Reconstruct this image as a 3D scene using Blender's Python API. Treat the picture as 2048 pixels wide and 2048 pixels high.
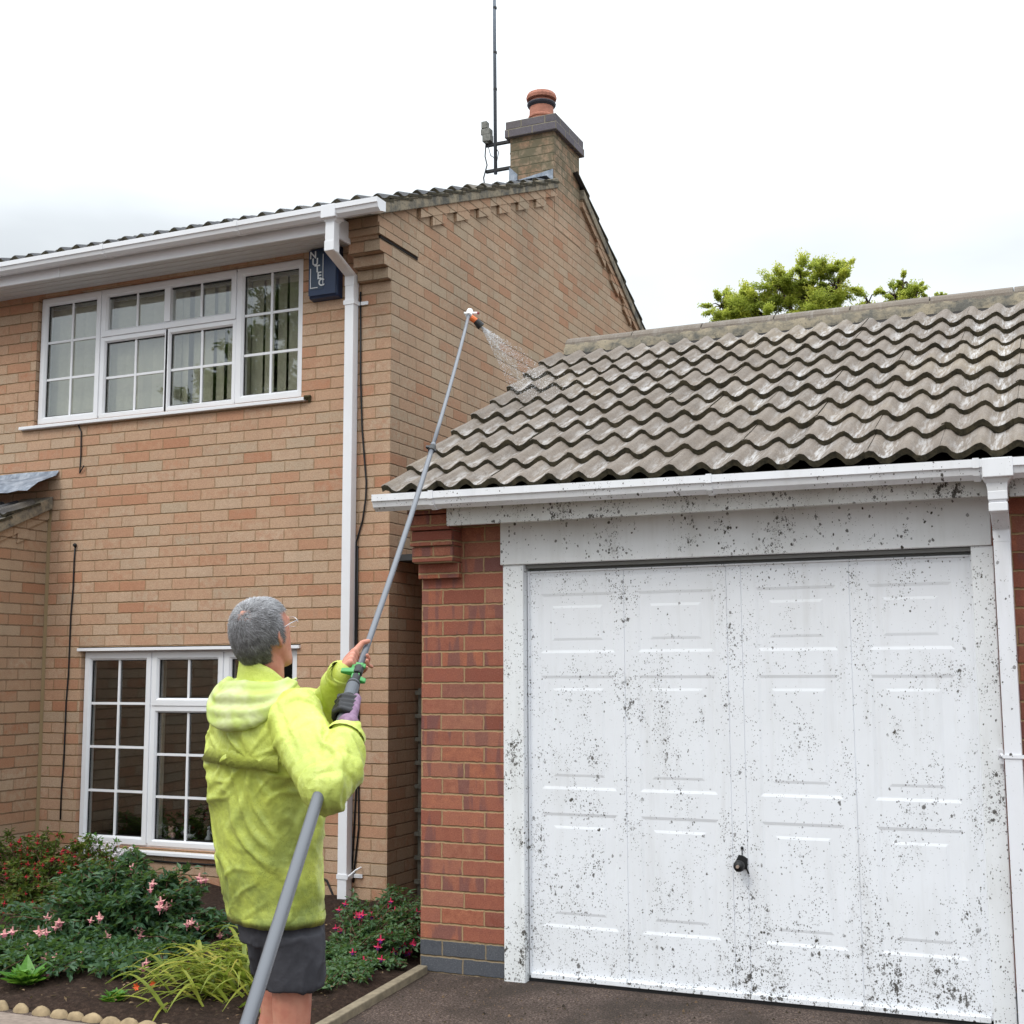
import bpy, math, random
from math import sin, cos, pi, radians, sqrt, atan2
from mathutils import Vector, Matrix, noise
random.seed(7)
V = Vector
# ------------------------------------------------------------------ camera, world, sun, exposure
scn = bpy.context.scene
for o in list(bpy.data.objects): bpy.data.objects.remove(o)
cam = bpy.data.cameras.new('camera'); camo = bpy.data.objects.new('camera', cam)
scn.collection.objects.link(camo); scn.camera = camo
yaw, pitch, roll, fpx = .4155, .1242, -.0045, 2552.0
fwd = V((-sin(yaw)*cos(pitch), cos(yaw)*cos(pitch), sin(pitch)))
rgt = V((cos(yaw), sin(yaw), 0)); up = rgt.cross(fwd)
r2 = rgt*cos(roll)+up*sin(roll); u2 = -rgt*sin(roll)+up*cos(roll)
M = Matrix((r2, u2, -fwd)).transposed().to_4x4(); M.translation = V((2.930, -5.544, 1.404))
camo.matrix_world = M
cam.sensor_fit = 'HORIZONTAL'; cam.sensor_width = 36; cam.lens = 36*fpx/2048
cam.clip_start = .05; cam.clip_end = 3000
scn.render.resolution_x = scn.render.resolution_y = 1024
scn.render.engine = 'CYCLES'
scn.view_settings.view_transform = 'Standard'; scn.view_settings.look = 'None'
scn.view_settings.gamma = 1; scn.view_settings.exposure = 0.08

world = bpy.data.worlds.new('World'); scn.world = world; world.use_nodes = True
SUN_EL, SUN_AZ = radians(48), radians(200)      # azimuth measured clockwise from +Y
nt = world.node_tree; N = nt.nodes; L = nt.links; N.clear()
def wn(t, **k):
    n = N.new(t)
    for a, b in k.items(): setattr(n, a, b)
    return n
sky = wn('ShaderNodeTexSky', sky_type='NISHITA', sun_disc=False, sun_elevation=SUN_EL, sun_rotation=SUN_AZ, air_density=1.0, dust_density=2.0)
tc = wn('ShaderNodeTexCoord'); sep = wn('ShaderNodeSeparateXYZ'); L.new(tc.outputs['Generated'], sep.inputs[0])
el = wn('ShaderNodeMapRange'); el.inputs['From Min'].default_value = .30; el.inputs['From Max'].default_value = .95
el.inputs['To Min'].default_value = 10.3; el.inputs['To Max'].default_value = 32.0; L.new(sep.outputs['Z'], el.inputs['Value'])
ns = wn('ShaderNodeTexNoise'); ns.inputs['Scale'].default_value = 2.2; ns.inputs['Detail'].default_value = 5; ns.inputs['Roughness'].default_value = .5
mp = wn('ShaderNodeMapping'); mp.inputs['Scale'].default_value = (1, 1, 2.4); mp.inputs['Location'].default_value = (.3, .1, .2)
L.new(tc.outputs['Generated'], mp.inputs[0]); L.new(mp.outputs[0], ns.inputs['Vector'])
cr = wn('ShaderNodeMapRange'); cr.inputs['From Min'].default_value = .38; cr.inputs['From Max'].default_value = .62
cr.inputs['To Min'].default_value = .95; cr.inputs['To Max'].default_value = 1.22; L.new(ns.outputs['Fac'], cr.inputs['Value'])
mu = wn('ShaderNodeMath', operation='MULTIPLY'); L.new(el.outputs[0], mu.inputs[0]); L.new(cr.outputs[0], mu.inputs[1])
cl = wn('ShaderNodeVectorMath', operation='SCALE'); cl.inputs[0].default_value = (.915, .975, 1.02); L.new(mu.outputs[0], cl.inputs['Scale'])
cmf = wn('ShaderNodeMapRange'); cmf.inputs['From Min'].default_value = .36; cmf.inputs['From Max'].default_value = .5
cmf.inputs['To Min'].default_value = .92; cmf.inputs['To Max'].default_value = .97; L.new(ns.outputs['Fac'], cmf.inputs['Value'])
mx = wn('ShaderNodeMix', data_type='RGBA'); L.new(cmf.outputs[0], mx.inputs['Factor'])
L.new(sky.outputs[0], mx.inputs['A']); L.new(cl.outputs[0], mx.inputs['B'])
bg = wn('ShaderNodeBackground'); bg.inputs['Strength'].default_value = .085; L.new(mx.outputs['Result'], bg.inputs['Color'])
wo = wn('ShaderNodeOutputWorld'); L.new(bg.outputs[0], wo.inputs['Surface'])
sl = bpy.data.lights.new('sun', 'SUN'); sl.energy = 1.0; sl.angle = radians(18); sl.color = (1, .95, .87)
so = bpy.data.objects.new('sun', sl); scn.collection.objects.link(so)
sd = V((sin(SUN_AZ)*cos(SUN_EL), cos(SUN_AZ)*cos(SUN_EL), sin(SUN_EL)))
so.rotation_euler = sd.to_track_quat('Z', 'Y').to_euler(); so.location = sd*30

# ------------------------------------------------------------------ helpers
COL = scn.collection
def tag(o, label=None, cat=None, group=None, kind=None):
    if label: o['label'] = label
    if cat: o['category'] = cat
    if group: o['group'] = group
    if kind: o['kind'] = kind
    return o
def thing(name, loc, label, cat, group=None):
    o = bpy.data.objects.new(name, None); COL.objects.link(o); o.location = loc; o.empty_display_size = .1
    return tag(o, label, cat, group)
class MB:
    def __init__(s): s.v = []; s.f = []; s.m = []; s.r = []
    def add(s, vs, fs, m=0, r=None):
        b = len(s.v); s.v += [tuple(p) for p in vs]
        rr = random.random() if r is None else r
        for f in fs: s.f.append(tuple(b+i for i in f)); s.m.append(m); s.r.append(rr)
    def box(s, x0, x1, y0, y1, z0, z1, m=0, r=None):
        s.add([(x, y, z) for z in (z0, z1) for y in (y0, y1) for x in (x0, x1)],
              [(0, 2, 3, 1), (4, 5, 7, 6), (0, 1, 5, 4), (2, 6, 7, 3), (0, 4, 6, 2), (1, 3, 7, 5)], m, r)
    def prism(s, prof, x0, x1, axis=0, m=0, r=None):     # prof: closed loop of 2D points in the plane normal to axis
        def P(a, x):
            return (x, a[0], a[1]) if axis == 0 else ((a[0], x, a[1]) if axis == 1 else (a[0], a[1], x))
        n = len(prof)
        s.add([P(a, x0) for a in prof]+[P(a, x1) for a in prof],
              [(i, (i+1) % n, n+(i+1) % n, n+i) for i in range(n)]+[tuple(range(n))[::-1], tuple(range(n, 2*n))], m, r)
    def tube(s, pts, rad, seg=10, m=0, cap=True, r=None):
        pts = [V(p) for p in pts]; n = len(pts)
        if not hasattr(rad, '__len__'): rad = [rad]*n
        vs = []; t0 = (pts[1]-pts[0]).normalized()
        a = t0.orthogonal().normalized()
        for i in range(n):
            t = ((pts[min(i+1, n-1)]-pts[i]).normalized()+(pts[i]-pts[max(i-1, 0)]).normalized())
            t = t.normalized() if t.length > 1e-6 else t0
            a = (a-t*a.dot(t)).normalized(); b = t.cross(a)
            for k in range(seg):
                q = 2*pi*k/seg; vs.append(pts[i]+(a*cos(q)+b*sin(q))*rad[i])
        fs = [(i*seg+k, i*seg+(k+1) % seg, (i+1)*seg+(k+1) % seg, (i+1)*seg+k) for i in range(n-1) for k in range(seg)]
        if cap: fs += [tuple(range(seg))[::-1], tuple(range((n-1)*seg, n*seg))]
        s.add(vs, fs, m, r)
    def sphere(s, c, rx, ry=None, rz=None, u=12, w=8, m=0, r=None, ax=None):
        ry = rx if ry is None else ry; rz = rx if rz is None else rz
        c = V(c); A = ax or (V((1, 0, 0)), V((0, 1, 0)), V((0, 0, 1))); vs = [c-A[2]*rz]
        for j in range(1, w):
            ph = -pi/2+pi*j/w
            for i in range(u):
                th = 2*pi*i/u; vs.append(c+A[0]*(rx*cos(ph)*cos(th))+A[1]*(ry*cos(ph)*sin(th))+A[2]*(rz*sin(ph)))
        vs.append(c+A[2]*rz); fs = []
        for i in range(u): fs.append((0, 1+(i+1) % u, 1+i))
        for j in range(w-2):
            for i in range(u):
                a = 1+j*u+i; b = 1+j*u+(i+1) % u; fs.append((a, b, b+u, a+u))
        t = len(vs)-1
        for i in range(u): fs.append((t, t-u+i, t-u+(i+1) % u))
        s.add(vs, fs, m, r)
    def loft(s, rings, cap=True, m=0):
        n = len(rings[0]); vs = [p for R in rings for p in R]
        fs = [(i*n+k, i*n+(k+1) % n, (i+1)*n+(k+1) % n, (i+1)*n+k) for i in range(len(rings)-1) for k in range(n)]
        if cap: fs += [tuple(range(n))[::-1], tuple(range((len(rings)-1)*n, len(rings)*n))]
        s.add(vs, fs, m)
    def build(s, name, mats, parent=None, smooth=False, uvo=(0, 0, 0), bevel=0, auto=None):
        me = bpy.data.meshes.new(name); me.from_pydata(s.v, [], s.f); me.update()
        if not isinstance(mats, (list, tuple)): mats = [mats]
        for q in mats: me.materials.append(q)
        me.polygons.foreach_set('material_index', s.m)
        at = me.attributes.new('rnd', 'FLOAT', 'FACE'); at.data.foreach_set('value', s.r)
        uv = me.uv_layers.new(name='UVMap'); data = [0.0]*(2*len(me.loops))
        for p in me.polygons:
            n = p.normal; ax, ay, az = abs(n.x), abs(n.y), abs(n.z)
            for li in p.loop_indices:
                c = me.vertices[me.loops[li].vertex_index].co
                if ax > ay and ax > az: a, b = c.y-uvo[1], c.z-uvo[2]
                elif ay >= az: a, b = c.x-uvo[0], c.z-uvo[2]
                else: a, b = c.x-uvo[0], c.y-uvo[1]+.0375
                data[2*li] = a; data[2*li+1] = b
        uv.data.foreach_set('uv', data)
        if smooth: me.polygons.foreach_set('use_smooth', [True]*len(me.polygons))
        o = bpy.data.objects.new(name, me); COL.objects.link(o)
        if bevel:
            b = o.modifiers.new('b', 'BEVEL'); b.width = bevel; b.segments = 2; b.limit_method = 'ANGLE'; b.angle_limit = radians(40)
        if parent is not None: attach(o, parent)
        return o
ROOTLOC = {}
def attach(o, p):
    o.parent = p                        # every mesh is modelled in world coordinates; only the root Empties carry a location
    if p.type == 'EMPTY': o.matrix_parent_inverse = Matrix.Translation(-p.location)
def remeshed(mb, voxel, smooth_it=4):
    me = bpy.data.meshes.new('tmp'); me.from_pydata(mb.v, [], mb.f); me.update()
    o = bpy.data.objects.new('tmp', me); COL.objects.link(o)
    m = o.modifiers.new('r', 'REMESH'); m.mode = 'VOXEL'; m.voxel_size = voxel; m.adaptivity = 0
    s = o.modifiers.new('s', 'SMOOTH'); s.factor = .5; s.iterations = smooth_it
    dg = bpy.context.evaluated_depsgraph_get(); dg.update()
    nm = bpy.data.meshes.new_from_object(o.evaluated_get(dg)); bpy.data.objects.remove(o)
    return nm
def finish(me, name, mat, parent=None, disp=None):
    if disp:
        me.update(); ns_ = [v.normal.copy() for v in me.vertices]
        for v, n in zip(me.vertices, ns_): v.co = v.co+n*disp(v.co, n)
    me.name = name; me.materials.clear(); me.materials.append(mat)
    me.polygons.foreach_set('use_smooth', [True]*len(me.polygons)); me.update()
    o = bpy.data.objects.new(name, me); COL.objects.link(o)
    if parent is not None: attach(o, parent)
    return o

# ------------------------------------------------------------------ material kit
class MT:
    def __init__(s, name, rough=.7, spec=.4):
        s.m = bpy.data.materials.new(name); s.m.use_nodes = True; s.t = s.m.node_tree; s.n = s.t.nodes
        s.b = s.n['Principled BSDF']; s.b.inputs['Roughness'].default_value = rough; s.b.inputs['Specular IOR Level'].default_value = spec
    def node(s, t, ins=None, **k):
        n = s.n.new(t)
        for a, b in k.items(): setattr(n, a, b)
        for a, b in (ins or {}).items(): s.put(n.inputs[a], b)
        return n
    def put(s, sock, v):
        if isinstance(v, bpy.types.NodeSocket): s.t.links.new(v, sock)
        elif isinstance(v, bpy.types.Node): s.t.links.new(v.outputs[0], sock)
        else:
            if isinstance(v, tuple) and len(v) == 3 and sock.type == 'RGBA': v = v+(1,)
            sock.default_value = v
    def math(s, op, a, b=0, c=None, clamp=False):
        n = s.node('ShaderNodeMath', operation=op, use_clamp=clamp); s.put(n.inputs[0], a)
        if op not in ('FLOOR', 'FRACT', 'ABSOLUTE', 'SQRT', 'SINE'): s.put(n.inputs[1], b)
        if c is not None: s.put(n.inputs[2], c)
        return n.outputs[0]
    def mix(s, f, a, b, mode='MIX'):
        n = s.node('ShaderNodeMix', data_type='RGBA', blend_type=mode)
        s.put(n.inputs['Factor'], f); s.put(n.inputs['A'], a); s.put(n.inputs['B'], b); return n.outputs['Result']
    def ramp(s, f, stops, interp='LINEAR'):
        n = s.node('ShaderNodeValToRGB'); s.put(n.inputs[0], f); cr_ = n.color_ramp; cr_.interpolation = interp
        while len(cr_.elements) > 1: cr_.elements.remove(cr_.elements[-1])
        for i, (p, c) in enumerate(stops):
            e = cr_.elements[0] if i == 0 else cr_.elements.new(p)
            e.position = p; e.color = (c+(1,)) if isinstance(c, tuple) else (c, c, c, 1)
        return n.outputs[0]
    def rng(s, v, a, b, c=0., d=1.):
        n = s.node('ShaderNodeMapRange', {'Value': v, 'From Min': a, 'From Max': b, 'To Min': c, 'To Max': d}); return n.outputs[0]
    def obj(s): return s.node('ShaderNodeTexCoord').outputs['Object']
    def pos(s): return s.node('ShaderNodeNewGeometry').outputs['Position']
    def attr(s, name='rnd'): return s.node('ShaderNodeAttribute', attribute_name=name).outputs['Fac']
    def noise(s, vec, scale, detail=3, rough=.5, dist=0):
        return s.node('ShaderNodeTexNoise', {'Vector': vec, 'Scale': scale, 'Detail': detail, 'Roughness': rough, 'Distortion': dist}).outputs['Fac']
    def vscale(s, vec, sc):
        return s.node('ShaderNodeVectorMath', {0: vec, 1: sc}, operation='MULTIPLY').outputs[0]
    def bump(s, h, strength=.5, dist=.005):
        n = s.node('ShaderNodeBump', {'Height': h, 'Strength': strength, 'Distance': dist}); s.put(s.b.inputs['Normal'], n.outputs[0]); return n
    def col(s, c): s.put(s.b.inputs['Base Color'], c); return s
    def rou(s, r): s.put(s.b.inputs['Roughness'], r); return s

def brick_mat(name, stops, mortar, mortar_dark, blotch=None, lich=None, grime=.5, mw=.0045, perp=.74):
    m = MT(name, .88, .25)
    uv = m.node('ShaderNodeTexCoord').outputs['UV']
    P = m.pos()
    nz = m.node('ShaderNodeTexNoise', {'Vector': P, 'Scale': 38., 'Detail': 2.})
    off = m.node('ShaderNodeVectorMath', {0: nz.outputs['Color'], 1: (.5, .5, .5)}, operation='SUBTRACT').outputs[0]
    off = m.vscale(off, (.009, .009, 0)); uvw = m.node('ShaderNodeVectorMath', {0: uv, 1: off}, operation='ADD').outputs[0]
    sx = m.node('ShaderNodeSeparateXYZ', {0: uvw}); u, v = sx.outputs[0], sx.outputs[1]
    s0 = m.node('ShaderNodeSeparateXYZ', {0: uv})
    row = m.math('FLOOR', m.math('DIVIDE', v, .075)); fv = m.math('SUBTRACT', m.math('DIVIDE', v, .075), row)
    par = m.math('MULTIPLY', m.math('FRACT', m.math('MULTIPLY', row, .5)), 1.0)
    jit = m.node('ShaderNodeTexWhiteNoise', {'W': row}, noise_dimensions='1D').outputs['Value']
    uu = m.math('ADD', m.math('ADD', m.math('DIVIDE', u, .225), par), m.math('MULTIPLY', m.math('SUBTRACT', jit, .5), .05))
    cell = m.math('FLOOR', uu); fu = m.math('SUBTRACT', uu, cell)
    idv = m.node('ShaderNodeCombineXYZ', {0: cell, 1: row, 2: 3.7}).outputs[0]
    wn_ = m.node('ShaderNodeTexWhiteNoise', {'Vector': idv}, noise_dimensions='3D'); r1 = wn_.outputs['Value']; rc = wn_.outputs['Color']
    du = m.math('MULTIPLY', m.math('MINIMUM', fu, m.math('SUBTRACT', 1., fu)), .225)
    dv = m.math('MULTIPLY', m.math('MINIMUM', fv, m.math('SUBTRACT', 1., fv)), .075)
    mv_ = m.rng(dv, mw-.0018, mw+.0012); mu_ = m.rng(du, mw-.0022, mw+.0008)      # 1 inside the brick; struck perpends read fainter than the beds
    mask = m.math('MINIMUM', mv_, m.math('ADD', m.math('MULTIPLY', mu_, perp), 1-perp))
    c = m.ramp(r1, stops)
    n1 = m.noise(m.vscale(P, (1, 1, 1)), 26., 4, .6); n2 = m.noise(P, 160., 3, .7)
    c = m.mix(m.rng(n1, .36, .64, 0, .6), c, m.mix(m.node('ShaderNodeSeparateXYZ', {0: rc}).outputs[1], stops[0][1], stops[-1][1]))
    if blotch is not None:                                                 # dark bands fired into some faces
        bw = m.noise(m.vscale(P, (14, 14, 2)), 1., 2, .5)
        c = m.mix(m.math('MULTIPLY', m.rng(bw, .5, .56), m.rng(m.node('ShaderNodeSeparateXYZ', {0: rc}).outputs[2], .35, .5, 0, .65)), c, blotch)
    c = m.mix(m.rng(n2, .28, .60, .5, 0), c, tuple(x*.5 for x in stops[0][1]))
    c = m.mix(m.rng(n2, .62, .8, 0, .35), c, (.62, .55, .46))
    mc = m.mix(m.noise(P, 70., 3, .6), mortar, mortar_dark)
    # painted shadow line in the recessed joint under each brick
    c = m.mix(mask, mc, c)
    joint_shade = m.math('MULTIPLY', m.rng(fv, .03, .075, 1, 0), m.rng(m.noise(P, 9., 3, .6), .35, .6, .2, .8))
    c = m.mix(joint_shade, c, tuple(x*.42 for x in mortar_dark))
    g = m.noise(m.vscale(P, (.9, .9, .35)), 1.6, 4, .6)
    c = m.mix(m.math('MULTIPLY', m.rng(g, .45, .72), grime*.45), c, (.16, .135, .10))
    if lich is not None:
        lz = m.rng(m.node('ShaderNodeSeparateXYZ', {0: P}).outputs[2], lich[0], lich[1])
        c = m.mix(m.math('MULTIPLY', lz, m.rng(m.noise(P, 11., 4, .7), .38, .55, .35, .85)), c, (.115, .11, .07))
    m.col(c); m.rou(m.rng(n1, .3, .7, .8, .95))
    h = m.math('ADD', m.math('MULTIPLY', mask, 1.0), m.math('MULTIPLY', n2, .35)); h = m.math('ADD', h, m.math('MULTIPLY', n1, .3))
    h = m.math('ADD', h, m.math('MULTIPLY', r1, .25))
    m.bump(h, .75, .006)
    return m.m
def simple(name, c, rough=.6, spec=.4, nscale=None, namt=.25, bump=0, bscale=60, metal=0):
    m = MT(name, rough, spec); P = m.obj()
    if nscale: cc = m.mix(m.rng(m.noise(P, nscale, 4, .6), .3, .7, 0, 1), c, tuple(x*(1-namt) for x in c))
    else: cc = c
    m.col(cc); m.b.inputs['Metallic'].default_value = metal
    if bump: m.bump(m.noise(P, bscale, 4, .6), bump, .004)
    return m.m
def dirty_white(name, dens0=.5, low=(0.0, 0.0), base=(.84, .86, .90), streak=.0, big=1.0, wash=.15):
    """white paint spattered with dark soil and moss spots"""
    m = MT(name, .5, .28); P = m.pos(); z = m.node('ShaderNodeSeparateXYZ', {0: P}).outputs[2]
    col = m.mix(m.rng(m.noise(P, 3., 4, .6), .4, .75, 0, wash), base, (.50, .49, .45))
    zone = m.noise(m.vscale(P, (1, 1, .5)), 5.5, 5, .75)
    lowf = m.math('MULTIPLY', m.rng(z, low[0], low[1], 1.0, 0.0), m.rng(m.noise(P, 7., 4, .7), .38, .60, .35, 1.)) if low[0] != low[1] else 0.0
    dens = m.math('ADD', m.rng(zone, .45, .70, .09*dens0, 1.0*dens0), m.math('MULTIPLY', lowf, .46))
    dark = (.055, .048, .040)
    tot = None
    for sc, rmax, k in ((38., .20*big, .50), (72., .30, .72), (135., .30, .62), (240., .34, .50)):
        vo = m.node('ShaderNodeTexVoronoi', {'Vector': m.vscale(P, (1, .3, .8)), 'Scale': sc, 'Randomness': 1.})
        rc = m.node('ShaderNodeSeparateXYZ', {0: vo.outputs['Color']})
        edge = m.noise(P, sc*1.5, 3, .65)
        rad = m.math('MULTIPLY', m.math('MULTIPLY', rc.outputs[0], rc.outputs[0]), rmax*1.6)
        dist = m.math('ADD', vo.outputs['Distance'], m.math('MULTIPLY', m.math('SUBTRACT', edge, .5), .75))
        sp = m.rng(m.math('SUBTRACT', rad, dist), -.03, .05)
        on = m.rng(m.math('SUBTRACT', m.math('MULTIPLY', dens, k), rc.outputs[1]), 0, .04)
        a = m.math('MULTIPLY', m.math('MULTIPLY', sp, on), m.rng(rc.outputs[2], 0, 1, .6, 1.))
        tot = a if tot is None else m.math('MAXIMUM', tot, a)
    col = m.mix(tot, col, dark)
    fl = m.noise(m.vscale(P, (1, 1, .8)), 30., 6, .82); fz = m.math('ADD', fl, m.math('MULTIPLY', m.math('SUBTRACT', m.math('MULTIPLY', dens, 1.), .45), .16))
    flk = m.math('MULTIPLY', m.rng(fz, .625, .645), .95); tot = m.math('MAXIMUM', tot, flk)
    sm = m.noise(m.vscale(P, (9, 9, 4)), 1., 5, .75); col = m.mix(m.math('MULTIPLY', m.rng(sm, .54, .72), m.rng(dens, .2, .8, 0, .30)), col, (.34, .31, .27))
    col = m.mix(flk, col, dark)
    st = m.noise(m.vscale(P, (16, 16, 1.6)), 1., 4, .65)
    col = m.mix(m.math('MULTIPLY', m.rng(st, .52, .78), .18+streak), col, (.36, .34, .30))
    m.col(col); m.rou(m.mix(tot, (.52,)*3, (.9,)*3)); m.bump(m.math('ADD', tot, m.math('MULTIPLY', m.noise(P, 30., 2), .1)), .35, .002)
    return m.m

buff = [(0., (.475, .225, .13)), (.10, (.52, .283, .172)), (.25, (.54, .333, .215)), (.45, (.555, .368, .243)), (.65, (.53, .375, .255)), (.82, (.575, .415, .292)), (.93, (.48, .37, .26)), (1., (.52, .40, .285))]
M_BUFF = brick_mat('buff_brick', buff, (.39, .26, .145), (.265, .165, .085))
M_BUFF2 = brick_mat('weathered_buff_brick', [(p, (c[0]*.90, c[1]*.95, c[2]*.95)) for p, c in buff], (.34, .23, .14), (.22, .145, .085), grime=.7)
M_CHIM = brick_mat('chimney_brick', buff, (.25, .20, .11), (.17, .13, .08), lich=(5.2, 5.75), grime=1.)
red = [(0., (.25, .075, .05)), (.25, (.36, .12, .075)), (.5, (.39, .145, .09)), (.75, (.41, .175, .11)), (.92, (.47, .155, .08)), (1., (.33, .135, .10))]
M_RED = brick_mat('red_brick', red, (.47, .32, .175), (.33, .21, .11), blotch=(.17, .085, .085), grime=.45, mw=.005, perp=.9)
M_BLUE = brick_mat('blue_engineering_brick', [(0., (.075, .08, .095)), (.5, (.105, .11, .125)), (1., (.14, .145, .16))], (.40, .30, .17), (.22, .17, .11), grime=.3)
M_CAPB = brick_mat('blue_cap_brick', [(0., (.11, .10, .12)), (.5, (.15, .135, .155)), (1., (.20, .18, .20))], (.32, .29, .22), (.20, .17, .13), lich=(6.08, 6.6), grime=.6, perp=.95, mw=.006)
M_UPVC = MT('white_upvc', .28, .5); P_ = M_UPVC.pos(); M_UPVC.col(M_UPVC.mix(M_UPVC.rng(M_UPVC.noise(P_, 2.5, 4, .6), .45, .8, 0, .25), (.82, .83, .86), (.60, .59, .56))); M_UPVC = M_UPVC.m
M_DOOR = dirty_white('spattered_door_paint', 1.0, (.0, .50), big=1.2, wash=.12)
M_FRAME = dirty_white('spattered_frame_paint', 1.2, (.0, .5), wash=.22, base=(.83, .85, .87))
M_HEAD = dirty_white('spattered_board_paint', 1.1, (0, 0), base=(.79, .80, .81), wash=.3)
M_FASC = dirty_white('spattered_fascia_paint', 1.5, (0, 0), base=(.68, .68, .66), streak=.35, big=1.25, wash=.6)
M_GUT = dirty_white('spattered_gutter_plastic', .7, (0, 0), base=(.84, .85, .88), wash=.2)
M_LEAD = MT('lead_sheet', .45, .5); p_ = M_LEAD.pos(); M_LEAD.col(M_LEAD.ramp(M_LEAD.noise(p_, 14., 5, .65), [(.3, (.10, .125, .16)), (.5, (.24, .28, .34)), (.7, (.44, .48, .54))])); M_LEAD.bump(M_LEAD.noise(p_, 22., 3), .5, .01); M_LEAD = M_LEAD.m
M_CEM = MT('verge_mortar', .95, .2); p_ = M_CEM.pos()
c_ = M_CEM.mix(M_CEM.rng(M_CEM.noise(p_, 8., 5, .65), .42, .62, 0, 1), (.30, .255, .185), (.12, .115, .10)); M_CEM.col(M_CEM.mix(M_CEM.rng(M_CEM.noise(p_, 40., 4, .7), .55, .7, 0, .7), c_, (.05, .055, .055))); M_CEM.bump(M_CEM.noise(p_, 45., 5, .7), .7, .01); M_CEM = M_CEM.m

def tile_mat(name, a, b, wet_sheen, dark, wetness=.5):
    m = MT(name, .8, .4); P = m.pos(); r = m.attr()
    c = m.mix(r, a, b)
    c = m.mix(m.rng(m.noise(P, 5., 5, .65), .38, .66, 0, .75), c, m.mix(r, b, a))
    c = m.mix(m.rng(m.noise(P, 60., 5, .75), .5, .72, 0, .55), c, dark)
    tone = m.noise(P, 1.4, 2, .5)
    c = m.mix(m.rng(tone, .55, .75, 0, .35), c, (.33, .26, .165))
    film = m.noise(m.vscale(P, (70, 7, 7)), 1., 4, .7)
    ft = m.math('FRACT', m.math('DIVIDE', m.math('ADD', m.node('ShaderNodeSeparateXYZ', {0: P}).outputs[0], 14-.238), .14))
    tr_ = m.math('MULTIPLY', m.rng(ft, .16, .30), m.rng(ft, .85, .50))         # wet sheen painted pale along the troughs, together with lime
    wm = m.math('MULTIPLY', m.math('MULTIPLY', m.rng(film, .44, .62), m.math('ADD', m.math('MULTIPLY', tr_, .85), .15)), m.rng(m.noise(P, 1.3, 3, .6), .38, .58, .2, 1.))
    c = m.mix(m.math('MULTIPLY', wm, 1.0*wetness), c, wet_sheen)
    c = m.mix(m.math('MULTIPLY', m.rng(m.noise(P, 230., 2, .6), .66, .72), .6), c, (.62, .60, .56))
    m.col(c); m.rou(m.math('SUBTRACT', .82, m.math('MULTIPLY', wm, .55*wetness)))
    m.bump(m.noise(P, 120., 5, .7), .5, .004); return m.m
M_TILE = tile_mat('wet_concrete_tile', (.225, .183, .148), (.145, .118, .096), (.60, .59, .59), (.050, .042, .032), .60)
M_TEDGE = MT('dark_tile_edge', .95, .2); p_ = M_TEDGE.pos(); M_TEDGE.col(M_TEDGE.mix(M_TEDGE.rng(M_TEDGE.noise(p_, 30., 4, .7), .4, .65), (.035, .032, .022), (.085, .072, .045))); M_TEDGE = M_TEDGE.m  # tile edges and undersides coloured darker than the faces
M_DTILE = tile_mat('dark_roof_tile', (.075, .075, .08), (.05, .052, .058), (.12, .12, .125), (.03, .03, .03), .3)
M_RIDGE = tile_mat('ridge_tile', (.185, .15, .12), (.15, .125, .10), (.36, .34, .31), (.10, .085, .06), .3)
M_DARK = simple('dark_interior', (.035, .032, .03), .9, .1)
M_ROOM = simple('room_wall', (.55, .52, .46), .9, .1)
M_BLK = simple('black_rubber', (.012, .012, .013), .5, .4)
M_BLIND = simple('cream_blind_fabric', (.68, .65, .50), .85, .2, 40, .15)
M_CURT = simple('net_curtain', (.55, .52, .44), .9, .2)
def glass_mat():
    m = MT('window_glass'); n = m.n
    tr = m.node('ShaderNodeBsdfTransparent', {'Color': (.87, .88, .87, 1)}); gl = m.node('ShaderNodeBsdfGlossy', {'Roughness': .012, 'Color': (.95, .98, 1, 1)})
    bf = m.node('ShaderNodeNewGeometry').outputs['Backfacing']; fr = m.node('ShaderNodeFresnel', {'IOR': m.rng(bf, 0, 1, 2.1, 1/2.1)}); bp = m.node('ShaderNodeBump', {'Height': m.noise(m.pos(), 1.6, 2), 'Strength': .12, 'Distance': .02})
    m.put(fr.inputs['Normal'], bp.outputs[0]); m.put(gl.inputs['Normal'], bp.outputs[0])
    ms = m.node('ShaderNodeMixShader'); m.put(ms.inputs[0], fr.outputs[0]); m.put(ms.inputs[1], tr.outputs[0]); m.put(ms.inputs[2], gl.outputs[0])
    m.put(n['Material Output'].inputs['Surface'], ms.outputs[0]); return m.m
M_GLASS = glass_mat()

HX, HY, HZ = -.998, 1.4485, -.062
def gz(x, y):                       # lie of the land: the drive falls gently away from the garage
    return -.055*max(0., min(8., -y))

# ------------------------------------------------------------------ ground
m = MT('drive_tarmac', .92, .3); P = m.pos()
c = m.ramp(m.noise(P, 105., 4, .8), [(.34, (.022, .015, .012)), (.48, (.080, .056, .046)), (.58, (.17, .125, .105)), (.70, (.36, .28, .235))])
c = m.mix(m.rng(m.noise(P, 2.6, 5, .65), .42, .62, 0, .75), c, (.040, .030, .024))
c = m.mix(m.math('MULTIPLY', m.rng(m.noise(P, 420., 2, .5), .66, .70), .6), c, (.42, .27, .16))
m.col(c); m.bump(m.noise(P, 170., 4, .8), .9, .008); M_TARM = m.m
mb = MB(); ys = [-900, -60, -14, -8, 0, 3, 14, 60, 900]; xs = [-900, -60, -14, 0, 6, 20, 60, 900]
for i in range(len(xs)-1):
    for j in range(len(ys)-1):
        mb.add([(xs[i+a], ys[j+b], gz(0, ys[j+b])-.0) for a, b in ((0, 0), (1, 0), (1, 1), (0, 1))], [(0, 1, 2, 3)])
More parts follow.
